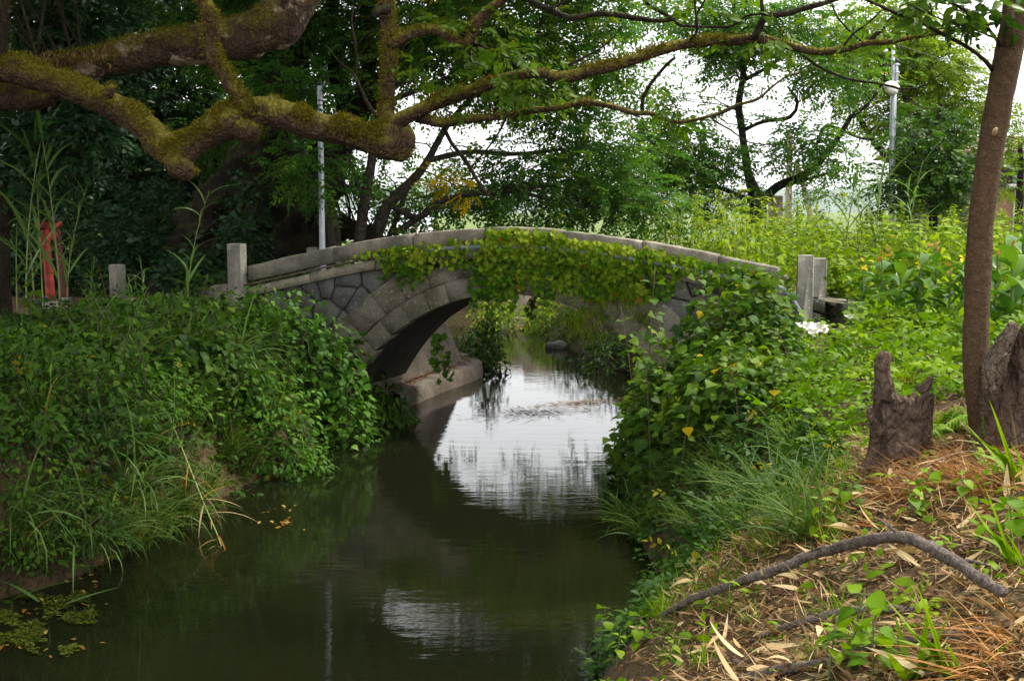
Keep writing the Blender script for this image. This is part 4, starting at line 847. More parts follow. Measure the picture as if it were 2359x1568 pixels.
# dark grove on the left
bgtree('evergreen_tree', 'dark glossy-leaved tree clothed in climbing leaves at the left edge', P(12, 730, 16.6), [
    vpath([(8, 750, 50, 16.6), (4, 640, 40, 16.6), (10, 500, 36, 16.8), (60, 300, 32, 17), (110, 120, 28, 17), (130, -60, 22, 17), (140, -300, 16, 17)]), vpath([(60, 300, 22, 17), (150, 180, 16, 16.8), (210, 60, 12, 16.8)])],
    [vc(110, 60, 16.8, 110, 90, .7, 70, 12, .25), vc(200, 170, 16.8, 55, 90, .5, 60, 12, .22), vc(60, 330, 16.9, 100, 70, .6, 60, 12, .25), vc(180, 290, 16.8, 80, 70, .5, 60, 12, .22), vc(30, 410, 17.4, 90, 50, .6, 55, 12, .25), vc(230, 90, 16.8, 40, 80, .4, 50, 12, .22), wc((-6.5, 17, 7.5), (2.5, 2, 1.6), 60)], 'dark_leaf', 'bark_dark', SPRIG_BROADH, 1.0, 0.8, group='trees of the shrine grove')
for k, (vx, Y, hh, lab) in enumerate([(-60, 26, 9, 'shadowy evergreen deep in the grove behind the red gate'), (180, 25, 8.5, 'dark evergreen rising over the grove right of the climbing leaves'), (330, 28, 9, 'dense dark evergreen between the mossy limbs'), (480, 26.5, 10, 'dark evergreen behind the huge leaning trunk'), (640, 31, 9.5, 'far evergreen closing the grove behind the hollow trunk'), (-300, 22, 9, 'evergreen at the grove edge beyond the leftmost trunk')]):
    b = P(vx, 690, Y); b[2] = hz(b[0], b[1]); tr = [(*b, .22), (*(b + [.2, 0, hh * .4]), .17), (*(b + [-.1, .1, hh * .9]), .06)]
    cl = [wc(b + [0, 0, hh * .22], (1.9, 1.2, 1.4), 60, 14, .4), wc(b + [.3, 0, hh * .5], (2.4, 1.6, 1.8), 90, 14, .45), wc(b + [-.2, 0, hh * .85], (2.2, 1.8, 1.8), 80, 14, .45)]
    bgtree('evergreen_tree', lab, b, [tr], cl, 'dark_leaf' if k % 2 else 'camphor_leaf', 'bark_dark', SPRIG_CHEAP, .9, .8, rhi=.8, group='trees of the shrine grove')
def mound(name, label, c, rad, n, tm, leafm, scale, group=None, stems=6, cat='bush', rlo=0., rhi=1., hang=0.2, shell=0.55, stemm='stem_dark', up=0.6):
    """a bush: leaves through the outer part of a dome, stems from its foot"""
    c = np.asarray(c, float); rad = np.asarray(rad, float); t = thing(name, label, cat, c, 0, group); mb = MB()
    d = rdir(n, -0.25, 1.0); q = (shell + (1 - shell) * rng.random(n)) * (1 + 0.22 * fbm(d * 2.2 + c, 2)); pos = d * q[:, None] * rad
    y = unit(d * np.array([1, 1, 0.25]) + rng.normal(0, 0.4, (n, 3)) + np.array([0, 0, -hang])); u_ = unit(d * (1 - up) + np.array([0, 0, up]) + rng.normal(0, 0.28, (n, 3)))
    rn = np.clip(0.5 + 0.3 * fbm(pos * 2.5 + c, 2) + rng.normal(0, 0.18, n), 0, .95); rn = np.where(rng.random(n) < .006, 1, rn)
    scat_multi(mb, tm if isinstance(tm, list) else [tm], pos, y, u_, scale * rng.uniform(.45, 1.3, n), rlo + (rhi - rlo) * rn, 0.05)
    mb.build('foliage', M[leafm], t)
    if stems:
        e = rdir(stems, 0.2, 1.0) * rad * 0.85; a = e * np.array([.15, .15, 0]) - np.array([0, 0, .1]); L = np.linalg.norm(e, axis=1)
        V, T, _ = tubes_batch(a, e, np.full(stems, .008), np.full(stems, .003), rng.normal(0, .05, (stems, 3)), 5, 6); 
        nvs, nts = len(V) // stems, len(T) // stems
        for k_ in range(stems): link('stem', new_mesh('stem', V[k_ * nvs:(k_ + 1) * nvs], T[:nts], M[stemm]), t)
    return t
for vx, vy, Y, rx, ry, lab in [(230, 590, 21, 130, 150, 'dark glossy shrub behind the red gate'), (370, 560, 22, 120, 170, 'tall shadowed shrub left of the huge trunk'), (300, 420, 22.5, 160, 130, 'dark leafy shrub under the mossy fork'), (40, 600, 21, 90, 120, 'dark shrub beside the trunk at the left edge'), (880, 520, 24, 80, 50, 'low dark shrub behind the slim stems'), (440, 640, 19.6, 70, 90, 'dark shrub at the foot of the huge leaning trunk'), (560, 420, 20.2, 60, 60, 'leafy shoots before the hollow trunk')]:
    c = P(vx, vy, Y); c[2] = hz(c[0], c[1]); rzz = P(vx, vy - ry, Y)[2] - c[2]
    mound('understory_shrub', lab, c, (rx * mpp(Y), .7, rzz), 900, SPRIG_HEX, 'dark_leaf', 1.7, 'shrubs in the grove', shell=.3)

# ------------------------------------------------------------------ ivy on the bridge
ivy = thing('ivy', 'green ivy draped over the middle and right of the bridge parapet', 'ivy', BO); off = BO.copy(); mb = MB()
blobs = [(1170, 545, 120, 18, 420), (1180, 595, 75, 45, 900), (1145, 648, 58, 38, 420), (1330, 580, 100, 38, 900), (1430, 598, 90, 38, 700), (1560, 598, 100, 26, 480), (1650, 612, 90, 22, 350), (1480, 650, 80, 36, 330), (980, 570, 90, 14, 330), (920, 592, 36, 22, 170), (1010, 598, 70, 18, 230), (870, 582, 50, 9, 120), (1280, 645, 55, 38, 330), (1380, 645, 55, 42, 300), (960, 622, 22, 22, 110), (893, 612, 10, 26, 60), (1700, 640, 70, 22, 280), (1230, 560, 120, 16, 300), (1450, 570, 120, 14, 260)]
for cx, cy_, rx, ry, n in blobs:
    p = []; 
    for k in range(int(n * (.8 if cx > 1060 else .55))):
        a = rng.uniform(0, 6.283); q = math.sqrt(rng.random()); vx, vy = cx + rx * q * math.cos(a) * 1.15, cy_ + ry * q * math.sin(a) * 1.15
        u, z = face_uz(vx, vy, -0.1); pr_ = -0.075 - 0.09 * rng.random() ** 2
        lim = .02 if 1120 < vx < 1300 else (-.1 if vx >= 1300 else -.15)
        if -3.6 < u < 3.7 and z < ztop(u) + lim + rng.normal(0, .025): p.append(BW(u, pr_ + (0.05 if z < ztop(u) - .42 else 0), z))
    if not p: continue
    p = np.array(p); N = len(p); out = -WD + np.array([0, 0, 0.7]) + rng.normal(0, 0.55, (N, 3)); y = np.array([0, 0, -1.0]) + rng.normal(0, 0.5, (N, 3))
    rn = np.clip(0.45 + 0.3 * fbm(p * 1.8, 2) + rng.normal(0, .2, N) + 0.5 * (p[:, 2] - 1.9), 0, .95); rn = np.where(rng.random(N) < .012, 1, rn)
    mb.add(*scatter(IVY, p, y, out, rng.uniform(0.04, 0.09, N), rn))
def strand(pts, n, sz, lm):
    C = catmull(np.column_stack([pts, np.full(len(pts), .004)]), .05); k = rng.integers(0, len(C), n); p = C[k, :3] + rng.normal(0, .035, (n, 3))
    lm.add(*scatter(IVY, p, np.array([0, 0, -1.0]) + rng.normal(0, .45, (n, 3)), -WD + rng.normal(0, .6, (n, 3)), rng.uniform(.6, 1.2, n) * sz, np.clip(rng.normal(.3, .15, n), 0, .9))); return tube(np.column_stack([pts, np.full(len(pts), .004)]), .08, 5)[:2]
for vx, vy0, vy1, w_, n, sz in [(1090, 600, 700, -.08, 45, .07), (1110, 600, 712, -.08, 50, .07), (1128, 600, 735, -.06, 50, .07), (1150, 600, 705, -.08, 45, .07), (1175, 600, 700, -.1, 45, .07), (1260, 580, 705, -.09, 60, .06), (1345, 580, 700, -.09, 60, .06), (1390, 590, 730, -.07, 50, .06), (890, 575, 632, -.08, 34, .06), (925, 575, 650, -.08, 45, .06), (945, 575, 660, -.08, 45, .06), (1230, 690, 720, .6, 30, .07)]:
    a = BW(*[face_uz(vx, vy0, w_)[0], w_, face_uz(vx, vy0, w_)[1]]); b = BW(*[face_uz(vx + rng.normal(0, 6), vy1, w_)[0], w_, face_uz(vx, vy1, w_)[1]])
    m1 = (a + b) / 2 + rng.normal(0, .03, 3); V, T = strand(np.array([a, m1, b]), n, sz, mb); link('stem', new_mesh('stem', V - off, T, M['stem_dark']), ivy)
for pts, n in (([(1003, 770), (1000, 800), (1008, 840), (1015, 870)], 26), ([(1022, 800), (1030, 830), (1036, 862)], 16)):
    q = np.array([BW(*(lambda uz: (uz[0], .35, uz[1]))(face_uz(a, b, .35))) for a, b in pts]); V, T = strand(q, n, .12, mb); link('stem', new_mesh('stem', V - off, T, M['stem_dark']), ivy)
mb.build('foliage', M['ivy_leaf'], ivy, off=off)
# grassy tufts rooted in the masonry on the right of the arch
tuft = thing('hanging_tuft', 'yellow-green grass tufts hanging from the masonry right of the arch', 'grass', BO); mb = MB()
for cx, cy_, n, L in [(1400, 640, 130, .28), (1430, 690, 160, .32), (1462, 690, 130, .3), (1385, 720, 90, .28), (1340, 700, 50, .25), (1480, 740, 110, .26), (1330, 640, 60, .2), (1325, 745, 220, .4), (1360, 770, 160, .4)]:
    u, z = face_uz(cx, cy_, -.05); base = np.array([BW(u + rng.normal(0, .1), -.03, z + rng.normal(0, .09)) for _ in range(n)])
    az = math.atan2(-WD[1], -WD[0]) + rng.normal(0, .8, n); mb.add(*blades(base, az, L * rng.uniform(.5, 1.2, n), rng.uniform(.3, 1.0, n), rng.uniform(1.2, 2.4, n), rng.uniform(.005, .01, n), 5, np.clip(rng.normal(.65, .2, n), 0, .97)))
mb.build('foliage', M['weed_leaf'], tuft, off=BO)

# ------------------------------------------------------------------ plant prototypes
def blade_clump(name, label, group, n, L, wd, spread, tilt, bend, mat, az0=None, azs=9.0, rmean=.45, cat='grass'):
    t = thing(name, label, cat, (0, 0, 0), 0, group); mb = MB(); a = rng.uniform(0, 6.283, n); q = np.sqrt(rng.random(n)) * spread
    base = np.stack([q * np.cos(a), q * np.sin(a), np.full(n, -.03)], 1); az = rng.uniform(0, 6.283, n) if az0 is None else az0 + rng.normal(0, azs, n)
    mb.add(*blades(base, az, L * rng.uniform(.5, 1.15, n), np.abs(rng.normal(tilt, .2, n)), np.abs(rng.normal(bend, .45, n)), wd * rng.uniform(.6, 1.3, n), 6, np.clip(rng.normal(rmean, .24, n), 0, 1), rng.normal(0, .6, n)))
    mb.build('foliage', M[mat], t); return t
def stemmed(name, label, group, H, nodes, leaf, L, mat, stemm='stem', lean=.12, per=2, droop=.35, sep=False, cat='plant', rmean=.5, top_small=.55, stem_r=.006, petiole=.25, foot=.2):
    """upright herb: leaves in pairs up a stem"""
    t = thing(name, label, cat, (0, 0, 0), 0, group); az = rng.uniform(0, 6.283); pts = np.array([(lean * H * (max(s, 0) ** 1.6) * math.cos(az), lean * H * (max(s, 0) ** 1.6) * math.sin(az), H * s, stem_r * (1 - .7 * s)) for s in np.linspace(-.03, 1, 7)])
    V, T, C = tube(pts, H / 12, 6); sm_ = MB(); sm_.add(V, T); mb = MB(); k0 = rng.uniform(0, 6.28); lf = []
    for i in range(nodes):
        s = foot + (1 - foot) * (i + .5) / nodes; c = C[int(s * (len(C) - 1)), :3]
        for j in range(per):
            a = k0 + i * 1.75 + j * 2 * math.pi / per + rng.normal(0, .3); sc_ = L * (1 - (1 - top_small) * s) * rng.uniform(.75, 1.2); d = np.array([math.cos(a), math.sin(a), 0])
            y = unit(d + np.array([0, 0, rng.normal(-droop, .28) + .5 * (s > .9)])); b = c + d * sc_ * petiole + np.array([0, 0, .1 * sc_]); up = np.array([0, 0, 1.0]) + rng.normal(0, .3, 3) + .3 * d
            r_ = float(np.clip(rng.normal(rmean + .25 * (s - .5), .2), 0, .95)); r_ = 1.0 if rng.random() < .012 else r_; lf.append((b, y, up, sc_, r_))
            if petiole > .1: V, T, _ = tubes_batch(c[None], b[None], np.array([.0025]), np.array([.002]), np.zeros((1, 3)), 3, 3); sm_.add(V, T)
    sm_.build('stem', M[stemm], t, True)
    if sep:
        for b, y, up, sc_, r_ in lf:
            V, T, rr = scatter(leaf, b[None], y[None], up[None], np.array([sc_]), np.array([r_])); link('leaf', new_mesh('leaf', V, T, M[mat], rr, True), t)
    else:
        for b, y, up, sc_, r_ in lf: mb.add(*scatter(leaf, b[None], y[None], up[None], np.array([sc_]), np.array([r_])))
        mb.build('foliage', M[mat], t)
    return t
def reed(name, label, group, H, n, L, seed, lean=.06, plume=False):
    t = thing(name, label, 'reed', (0, 0, 0), 0, group); az = rng.uniform(0, 6.28); pts = np.array([(lean * H * s ** 2 * math.cos(az), lean * H * s ** 2 * math.sin(az), H * s, .012 * (1 - .65 * s)) for s in np.linspace(-.02, 1, 8)])
    V, T, C = tube(pts, H / 24, 7); mb = MB(); mb.add(V, T); mb.build('stalk', M['reed_stem'], t, True)
    for i in range(n):
        s = .22 + .78 * (i + .5) / n; c = C[int(s * (len(C) - 1)), :3]; a = az + (i % 2) * math.pi + rng.normal(0, .6)
        V, T, r_ = blades(c[None], np.array([a]), np.array([1.5 * L * rng.uniform(.7, 1.15) * (1.1 - .4 * s)]), np.array([rng.uniform(.3, .8)]), np.array([rng.uniform(.2, 1.7)]), np.array([.055 * rng.uniform(.7, 1.2)]), 7, np.array([np.clip(rng.normal(.5, .2), 0, .95)]), np.array([rng.normal(0, .4)]))
        link('leaf', new_mesh('leaf', V, T, M['reed_leaf'], r_), t)
    return t

# ------------------------------------------------------------------ left bank
BAG = hit(1878, 742)
def on_land(n, x0, x1, y0, y1, dmin, dmax, right):
    out = np.zeros((0, 3))
    while len(out) < n:
        x = rng.uniform(x0, x1, 4 * n); y = rng.uniform(y0, y1, 4 * n); d, rt = riv_sd(x, y); k = (d > dmin) & (d < dmax) & (rt == right) & ~((y > 12.9) & (y < 15.4) & (x / y > .233) & (x / y < .277))
        out = np.concatenate([out, np.column_stack([x, y, height(x, y)])[k]])
        if k.sum() == 0: break
    return out[:n]
def cover(name, label, pos, tm, mat, scale, lift, rmean=.45, hang=.1):
    n = len(pos); p = pos + np.column_stack([np.zeros((n, 2)), np.abs(rng.normal(0, lift, n))]); mb = MB()
    y = unit(rdir(n) * np.array([1, 1, .35]) + np.array([0, 0, .25 - hang])); up = np.tile([0, 0, 1.0], (n, 1)) + rng.normal(0, .4, (n, 3))
    rn = np.clip(rmean + .3 * fbm(p * np.array([1.3, 1.3, 1.3]), 2) + rng.normal(0, .15, n), 0, .96); rn = np.where(rng.random(n) < .015, 1, rn)
    scat_multi(mb, tm, p, y, up, scale * rng.uniform(.6, 1.3, n), rn); return tag(mb.build(name, M[mat], kind='stuff'), label, 'ground cover')
cover('ground_cover', 'low leafy growth covering the slope of the bank below the shrine', on_land(6500, -8, -1.8, 7.5, 17.5, -.05, 3.4, False), SPRIG_HEX, 'vine_leaf', 1.25, .12)
LB = 'bushes on the bank before the bridge'
for vx, vy, rad, n, tm, mat, sc_, lab in [
    (725, 740, (.72, .6, .95), 900, HEART, 'vine_leaf', .12, 'leafy vine mound against the bridge foot under the rusty conduit'), (645, 715, (.8, .6, .85), 1000, HEART, 'vine_leaf', .11, 'vine mound at the foot of the tall stone post'),
    (815, 860, (.7, .6, .75), 850, NETTLE, 'vine_leaf', .14, 'broad-leaved bush hiding the left springing of the arch'), (700, 870, (.9, .7, .8), 1000, HEART, 'vine_leaf', .13, 'large dark vine bush midway down the bank'),
    (790, 1000, (.55, .5, .45), 600, NETTLE, 'vine_leaf', .12, 'shaded bush overhanging the water near the arch'), (650, 1075, (.6, .5, .35), 900, OVATE, 'fresh_leaf', .07, 'fresh green small-leaved bush at the waterline'),
    (560, 970, (.9, .6, .7), 1300, OVATE, 'fresh_leaf', .075, 'fresh green bush above the drooping grass'), (520, 730, (.9, .6, .75), 1000, HEART, 'vine_leaf', .1, 'vine mound before the sloping kerb'),
    (430, 880, (.9, .7, .6), 1000, HEART, 'vine_leaf', .1, 'leafy mound in the middle of the left slope'), (310, 930, (.8, .6, .5), 1000, OVATE, 'fresh_leaf', .065, 'green bush amid the arching grass'),
    (390, 770, (.9, .6, .45), 800, OVATE, 'vine_leaf', .09, 'low leafy mound on the bank top near the lone post'), (80, 920, (.8, .6, .7), 1000, OVATE, 'vine_leaf', .07, 'dark small-leaved bush at the left edge below the reeds'),
    (190, 1000, (.8, .6, .6), 1100, OVATE, 'vine_leaf', .07, 'dark tangled bush beside the drooping grass'), (60, 1110, (.65, .5, .55), 900, OVATE, 'vine_leaf', .06, 'lower dark bush at the left edge'),
    (160, 1210, (.55, .45, .4), 700, OVATE, 'vine_leaf', .055, 'small dark bush just above the floating mat'), (20, 820, (.5, .45, .3), 300, NETTLE, 'fresh_leaf', .14, 'broad bright leaves at the far left beneath the reeds'), (50, 1270, (.5, .4, .35), 500, OVATE, 'vine_leaf', .055, 'dark overhanging bush at the lower left waterline'), (890, 905, (.35, .3, .4), 260, LANCE, 'fresh_leaf', .16, 'ferny tuft at the dark arch foot'), (885, 975, (.5, .45, .55), 520, LANCE, 'vine_leaf', .17, 'dark ferny bush at the waterline under the left springing'), (850, 940, (.5, .5, .6), 420, NETTLE, 'vine_leaf', .11, 'shadowed bush where the arch meets the bank')]:
    c = hit(vx, vy); mound('bank_bush', lab, c, rad, n, tm, mat, sc_, LB, stems=8, shell=.45, hang=.5, up=.45)
for vx, Y, vt, rx, n, lab in [(585, 15.9, 632, .5, 620, 'leafy bush hiding the foot of the tall stone post'), (665, 15.5, 640, .52, 680, 'tall leafy bush against the left abutment'), (735, 15.1, 690, .42, 520, 'leafy bush before the left rubble wall'), (800, 14.8, 770, .4, 460, 'leafy bush before the lower arch stones')]:
    c = P(vx, 800, Y); c[2] = max(.05, hz(c[0], c[1])); mound('bank_bush', lab, c, (rx, .45, (P(vx, vt, Y)[2] - c[2]) * .95), int(n * 1.25), [HEART, NETTLE], 'fresh_leaf', .085, LB, stems=8, shell=.4, hang=.4, up=.5)
gp = [Placer(blade_clump('grass_clump', 'tuft of long arching grass on the bank left of the stream', 'long grass tufts on the left bank', 60, .95, .014, .12, .35, 1.5, 'grass_leaf', 0.0, 1.0)), Placer(blade_clump('grass_clump', 'dense tuft of shorter fine grass on the left bank', 'long grass tufts on the left bank', 75, .75, .011, .14, .3, 1.3, 'grass_leaf', -.2, 1.2, .55)), Placer(blade_clump('grass_clump', 'tuft of broad pale blades drooping on the left bank', 'long grass tufts on the left bank', 40, 1.15, .02, .1, .35, 1.8, 'reed_leaf', -.1, .8, .6))]
k = 0
for vx, vy in [(230, 800), (300, 830), (350, 860), (400, 900), (430, 860), (280, 900), (320, 960), (380, 980), (430, 1000), (470, 950), (250, 1040), (310, 1060), (370, 1080), (420, 1100), (470, 1080), (520, 1050), (280, 1140), (340, 1150), (400, 1160), (450, 1150), (240, 1190), (300, 1210), (350, 1220), (400, 1210), (270, 1250), (220, 1260), (330, 1250), (520, 980), (560, 930), (500, 880), (460, 820), (540, 840), (600, 900), (380, 760), (300, 760), (560, 1100), (180, 870), (120, 850), (620, 980), (500, 1110), (190, 1280), (100, 1000), (140, 1120), (110, 1290), (150, 1300), (60, 1310), (230, 1290), (20, 1300), (300, 1270), (360, 1235), (440, 1180), (480, 1140), (590, 1095), (700, 1075), (90, 1240), (40, 1200)]:
    c = hit(vx + rng.normal(0, 8), vy + rng.normal(0, 6)); k += 1
    if k % 5 not in (0, 3) or vy > 1200: gp[k % 3].put(c, rng.normal(0, .8), rng.uniform(.5, .95), None, (rng.normal(0, .15), rng.normal(0, .15)))
wl_ = [Placer(stemmed('bank_weed', 'heart-leaved stem rising from the tangle on the left bank', 'leafy stems on the left bank', .8, 10, HEART, .12, 'vine_leaf', 'stem_dark', .35, 2, .3, petiole=.3, rmean=.6)), Placer(stemmed('bank_weed', 'narrow-leaved stem rising from the tangle on the left bank', 'leafy stems on the left bank', .75, 13, LANCE, .13, 'fresh_leaf', 'stem', .3, 2, .2, petiole=.04, rmean=.5)), Placer(stemmed('bank_weed', 'broad dark-leaved stem rising from the tangle on the left bank', 'leafy stems on the left bank', .7, 9, NETTLE, .13, 'nettle_leaf', 'stem_dark', .4, 2, .35, petiole=.3, rmean=.35))]
for k in range(120):
    vx = rng.uniform(60, 880); vy = rng.uniform(690, 1000) if vx > 450 else rng.uniform(760, 1150); c = hit(vx, vy)
    if c[2] > .05: wl_[k % 3].put(c, rng.uniform(0, 6.28), rng.uniform(.7, 1.3), None, (rng.normal(0, .25), rng.normal(.2, .3)))
def big_cover(label, n, zone, tm, mat, s0, s1, lift, right=False):
    p = on_land(n, *zone, right); p = p[fbm(p * np.array([1.1, 1.1, 0]) + 31 + n, 2) > .05]; m_ = len(p); p[:, 2] += np.abs(rng.normal(.05, lift, m_)); mb = MB()
    mb.add(*scatter(tm, p, unit(rdir(m_) * np.array([1, 1, .2]) + np.array([.3, -.3, -.5])), np.tile([.2, -.5, 1.0], (m_, 1)) + rng.normal(0, .35, (m_, 3)), rng.uniform(s0, s1, m_), np.clip(rng.normal(.5, .22, m_), 0, .97))); tag(mb.build('creeper', M[mat], kind='stuff'), label, 'ground cover')
big_cover('broad vine leaves trailing over the left slope', 3200, (-7, -1.8, 8, 17, -.05, 2.6), HEART, 'vine_leaf', .06, .14, .16)
big_cover('pale lobed creeper leaves in patches on the left slope', 2200, (-7, -1.8, 8, 17, -.05, 2.6), IVY, 'fresh_leaf', .05, .11, .16)
# tall reeds
rp = [Placer(reed('reed', 'tall reed', 'tall reeds', 2.4, 13, .75, 1)), Placer(reed('reed', 'tall reed', 'tall reeds', 2.4, 11, .85, 2, .12)), Placer(reed('reed', 'tall reed', 'tall reeds', 2.4, 15, .6, 3, .2))]
def put_reed(k, vx, vy, vtop, lab, rot, Y=None, tilt=(0, 0)):
    c = hit(vx, vy) if Y is None else P(vx, vy, Y)
    if Y is not None: c[2] = hz(c[0], c[1])
    h = P(vx, vtop, c[1])[2] - c[2]; return rp[k].put(c, rot, h / 2.4, lab, tilt)
for k, (vx, vy, vt, lab) in enumerate([(40, 720, 400, 'leftmost of the tall reeds before the red gate'), (62, 735, 300, 'tall reed left of the red gate'), (80, 725, 340, 'tall reed crossing the red gate post'), (100, 730, 330, 'tallest reed before the red gate'), (140, 740, 310, 'reed standing right of the red gate'), (155, 730, 420, 'shorter reed right of the red gate')]): put_reed(k % 3, vx, vy, vt, lab, k * 1.3)
put_reed(2, 432, 740, 440, 'single drooping reed left of the tall stone post', .2); put_reed(2, 335, 745, 600, 'small reed at the lone stone post', 2.4); put_reed(0, 300, 750, 640, 'low reed before the lone stone post', .9); put_reed(1, 210, 760, 620, 'thin reed between the gate and the lone post', 2.0)
for k, (vx, vt, Y, lab) in enumerate([(1945, 330, 20, 'leftmost reed behind the weeds'), (1985, 400, 19.5, 'reed behind the weeds left of the lamp pole'), (2015, 350, 20, 'broad-leaved reed close left of the lamp pole'), (2085, 370, 19, 'reed just right of the lamp pole'), (2105, 420, 19.5, 'shorter reed right of the lamp pole'), (2240, 450, 18, 'reed between the fruit tree and the bare trunk')]): put_reed((k + 1) % 3, vx, 640, vt, lab, k * 2.1, Y)
# long stems arching out from the bushes in front of the arch
ap = Placer(stemmed('arching_shoot', 'leafy shoot', 'shoots arching before the arch', 1.0, 11, LANCE, .13, 'fresh_leaf', 'stem', .5, 2, .2, cat='plant', petiole=.05, foot=.3))
for vx, vy, h, rz, tl, lab in [(830, 900, 1.0, 1.2, (0, .6), 'leafy shoot reaching right across the dark arch'), (800, 850, 1.05, .3, (0, .75), 'long leafy shoot leaning over the voussoirs'), (850, 960, .7, 2.0, (.1, .5), 'lower leafy shoot before the dark vault'), (760, 800, .8, 4, (0, .3), 'upright leafy shoot before the rubble stones')]: ap.put(hit(vx, vy), rz, h, lab, tl)
# bent dry cane dipping into the water
cane = thing('bent_cane', 'bent cane with hanging dry blades dipping into the water', 'reed', hit(380, 1000)); rw = [(*P(390, 960, 11.6), .008), (*P(430, 1060, 11.1), .008), (*P(470, 1160, 10.7), .007), (*P(500, 1230, 10.35), .006), (*P(520, 1285, 10.1), .005)]
V, T, C = tube(rw, .06, 7); mb = MB(); mb.add(V, T); mb.build('stalk', M['reed_stem'], cane, True, off=np.array(cane.location))
for k in range(16):
    c = C[rng.integers(len(C) // 4, len(C)), :3]; V, T, r_ = blades(c[None], np.array([rng.normal(-.4, .9)]), np.array([rng.uniform(.25, .5)]), np.array([rng.uniform(1.0, 2.0)]), np.array([rng.uniform(.6, 1.3)]), np.array([.016]), 6)
    link('leaf', new_mesh('leaf', V - np.array(cane.location), T, M['straw' if k % 3 else 'orange_grass'], r_), cane)

# ------------------------------------------------------------------ right bank
cover('ground_cover', 'dark small-leaved creeper on the slope at the right waterline', on_land(4200, .3, 4, 7.2, 15.2, -.08, 1.25, True), SPRIG_HEX, 'vine_leaf', 1.0, .07)
cover('ground_cover', 'bright green low herbs carpeting the right bank behind the stump', on_land(4300, 1.7, 7.5, 8.8, 15.5, 1.0, 5.5, True), SPRIG_HEX, 'cover_leaf', 1.3, .1, .5)
cover('ground_cover', 'scattered green seedlings between the dry leaves', on_land(230, -.2, 3.5, 4.2, 8.6, .15, 2.6, True), SPRIG_HEX, 'cover_leaf', .9, .03, .5)
NT = 'ramie plants on the right bank'
npz = [Placer(stemmed('ramie_plant', 'ramie', NT, 1.3, 11, NETTLE, .14, 'nettle_leaf', 'stem_dark', .2, 2, .35, True, petiole=.4)), Placer(stemmed('ramie_plant', 'ramie', NT, 1.3, 12, NETTLE, .125, 'nettle_leaf', 'stem_dark', .3, 2, .3, True, petiole=.4, rmean=.6)), Placer(stemmed('ramie_plant', 'ramie', NT, 1.3, 10, NETTLE, .15, 'nettle_leaf', 'stem_dark', .12, 2, .4, True, petiole=.45, rmean=.4))]
RL = ['ramie leaning over the water, leftmost of the thicket', 'dark ramie sprig over the bright water', 'ramie at the thicket edge before the masonry', 'ramie with drooping leaves on the water side', 'tall pale-topped ramie before the right spandrel', 'ramie with large dark leaves at the thicket front', 'ramie in the thicket middle behind the large leaves', 'large-leaved ramie, frontmost in the thicket', 'tall ramie before the parapet end', 'ramie near the right front of the thicket', 'ramie just left of the stone posts', 'broad ramie low on the right of the thicket', 'tall ramie before the stone posts', 'rightmost ramie near the plastic bag', 'ramie with tassels overlapping the front stone post', 'ramie standing against the masonry under the ivy', 'slender ramie against the pipe', 'ramie behind the front leaves left of the pipe end', 'slender ramie behind the thicket front', 'small ramie at the foot of the thicket', 'short ramie at the grassy foot of the thicket']
k = 0
for Y, xs, t0, t1 in [(13.6, (1500, 1560, 1620, 1680, 1740, 1785, 1815), 650, 615), (12.4, (1475, 1530, 1590, 1650, 1710, 1770, 1815), 730, 660), (11.2, (1500, 1560, 1620, 1690, 1750, 1800, 1815), 800, 740), (10.2, (1570, 1640, 1710, 1780, 1835), 870, 830)]:
    for vx in xs:
        vx = vx + rng.normal(0, 9); c = P(vx, 900, Y + rng.normal(0, .15)); c[2] = max(0.02, hz(c[0], c[1]))
        vt = t0 + (t1 - t0) * (vx - 1475) / 390 + rng.normal(0, 14); h = P(vx, vt, c[1])[2] - c[2]; h = max(.5, h / 1.3 * 1.06); npz[k % 3].put(c, rng.uniform(0, 6.28), (max(.85, h), max(.85, h), h), RL[k] if k < len(RL) else 'leafy ramie stem within the thicket'); k += 1
for vx, Y, rad, n, lab in [(1475, 13.0, (.36, .45, 1.0), 420, 'ramie growth beside the arch over the bright water'), (1555, 12.4, (.5, .6, 1.05), 700, 'dense ramie growth over the water side of the thicket'), (1670, 12.3, (.62, .6, 1.25), 1000, 'tall leafy heart of the ramie thicket'), (1752, 12.2, (.42, .5, 1.1), 750, 'dense ramie growth at the right of the thicket'), (1700, 11.0, (.7, .5, .7), 700, 'large-leaved ramie growth at the thicket front'), (1500, 13.6, (.4, .5, .9), 400, 'ramie growth against the masonry')]:
    c = P(vx, 900, Y); c[2] = max(.05, hz(c[0], c[1])); mound('ramie_bush', lab, c, rad, int(n * 1.8), NETTLE, 'nettle_leaf', .1, NT, stems=8, shell=.45, hang=.35, rlo=.0, rhi=1.0)
gr2 = [Placer(blade_clump('grass_clump', 'upright grass tuft on the shaded slope by the ramie', 'grass tufts on the right slope', 55, .42, .008, .12, .4, 1.0, 'grass_leaf', math.pi, 1.3)), Placer(blade_clump('grass_clump', 'sprawling grass tuft on the shaded slope by the ramie', 'grass tufts on the right slope', 45, .5, .011, .12, .5, 1.1, 'grass_leaf', math.pi * .9, 1.0, .35))]
for k in range(34):
    vx, vy = rng.uniform(1440, 1880), rng.uniform(1020, 1240); c = hit(vx, vy); gr2[k % 2].put(c, rng.normal(0, .6), rng.uniform(.7, 1.2))
gr3 = Placer(blade_clump('grass_tuft', 'short bright grass tuft among the dry leaves', 'short grass tufts among the litter', 26, .16, .006, .05, .3, .7, 'cover_leaf', None))
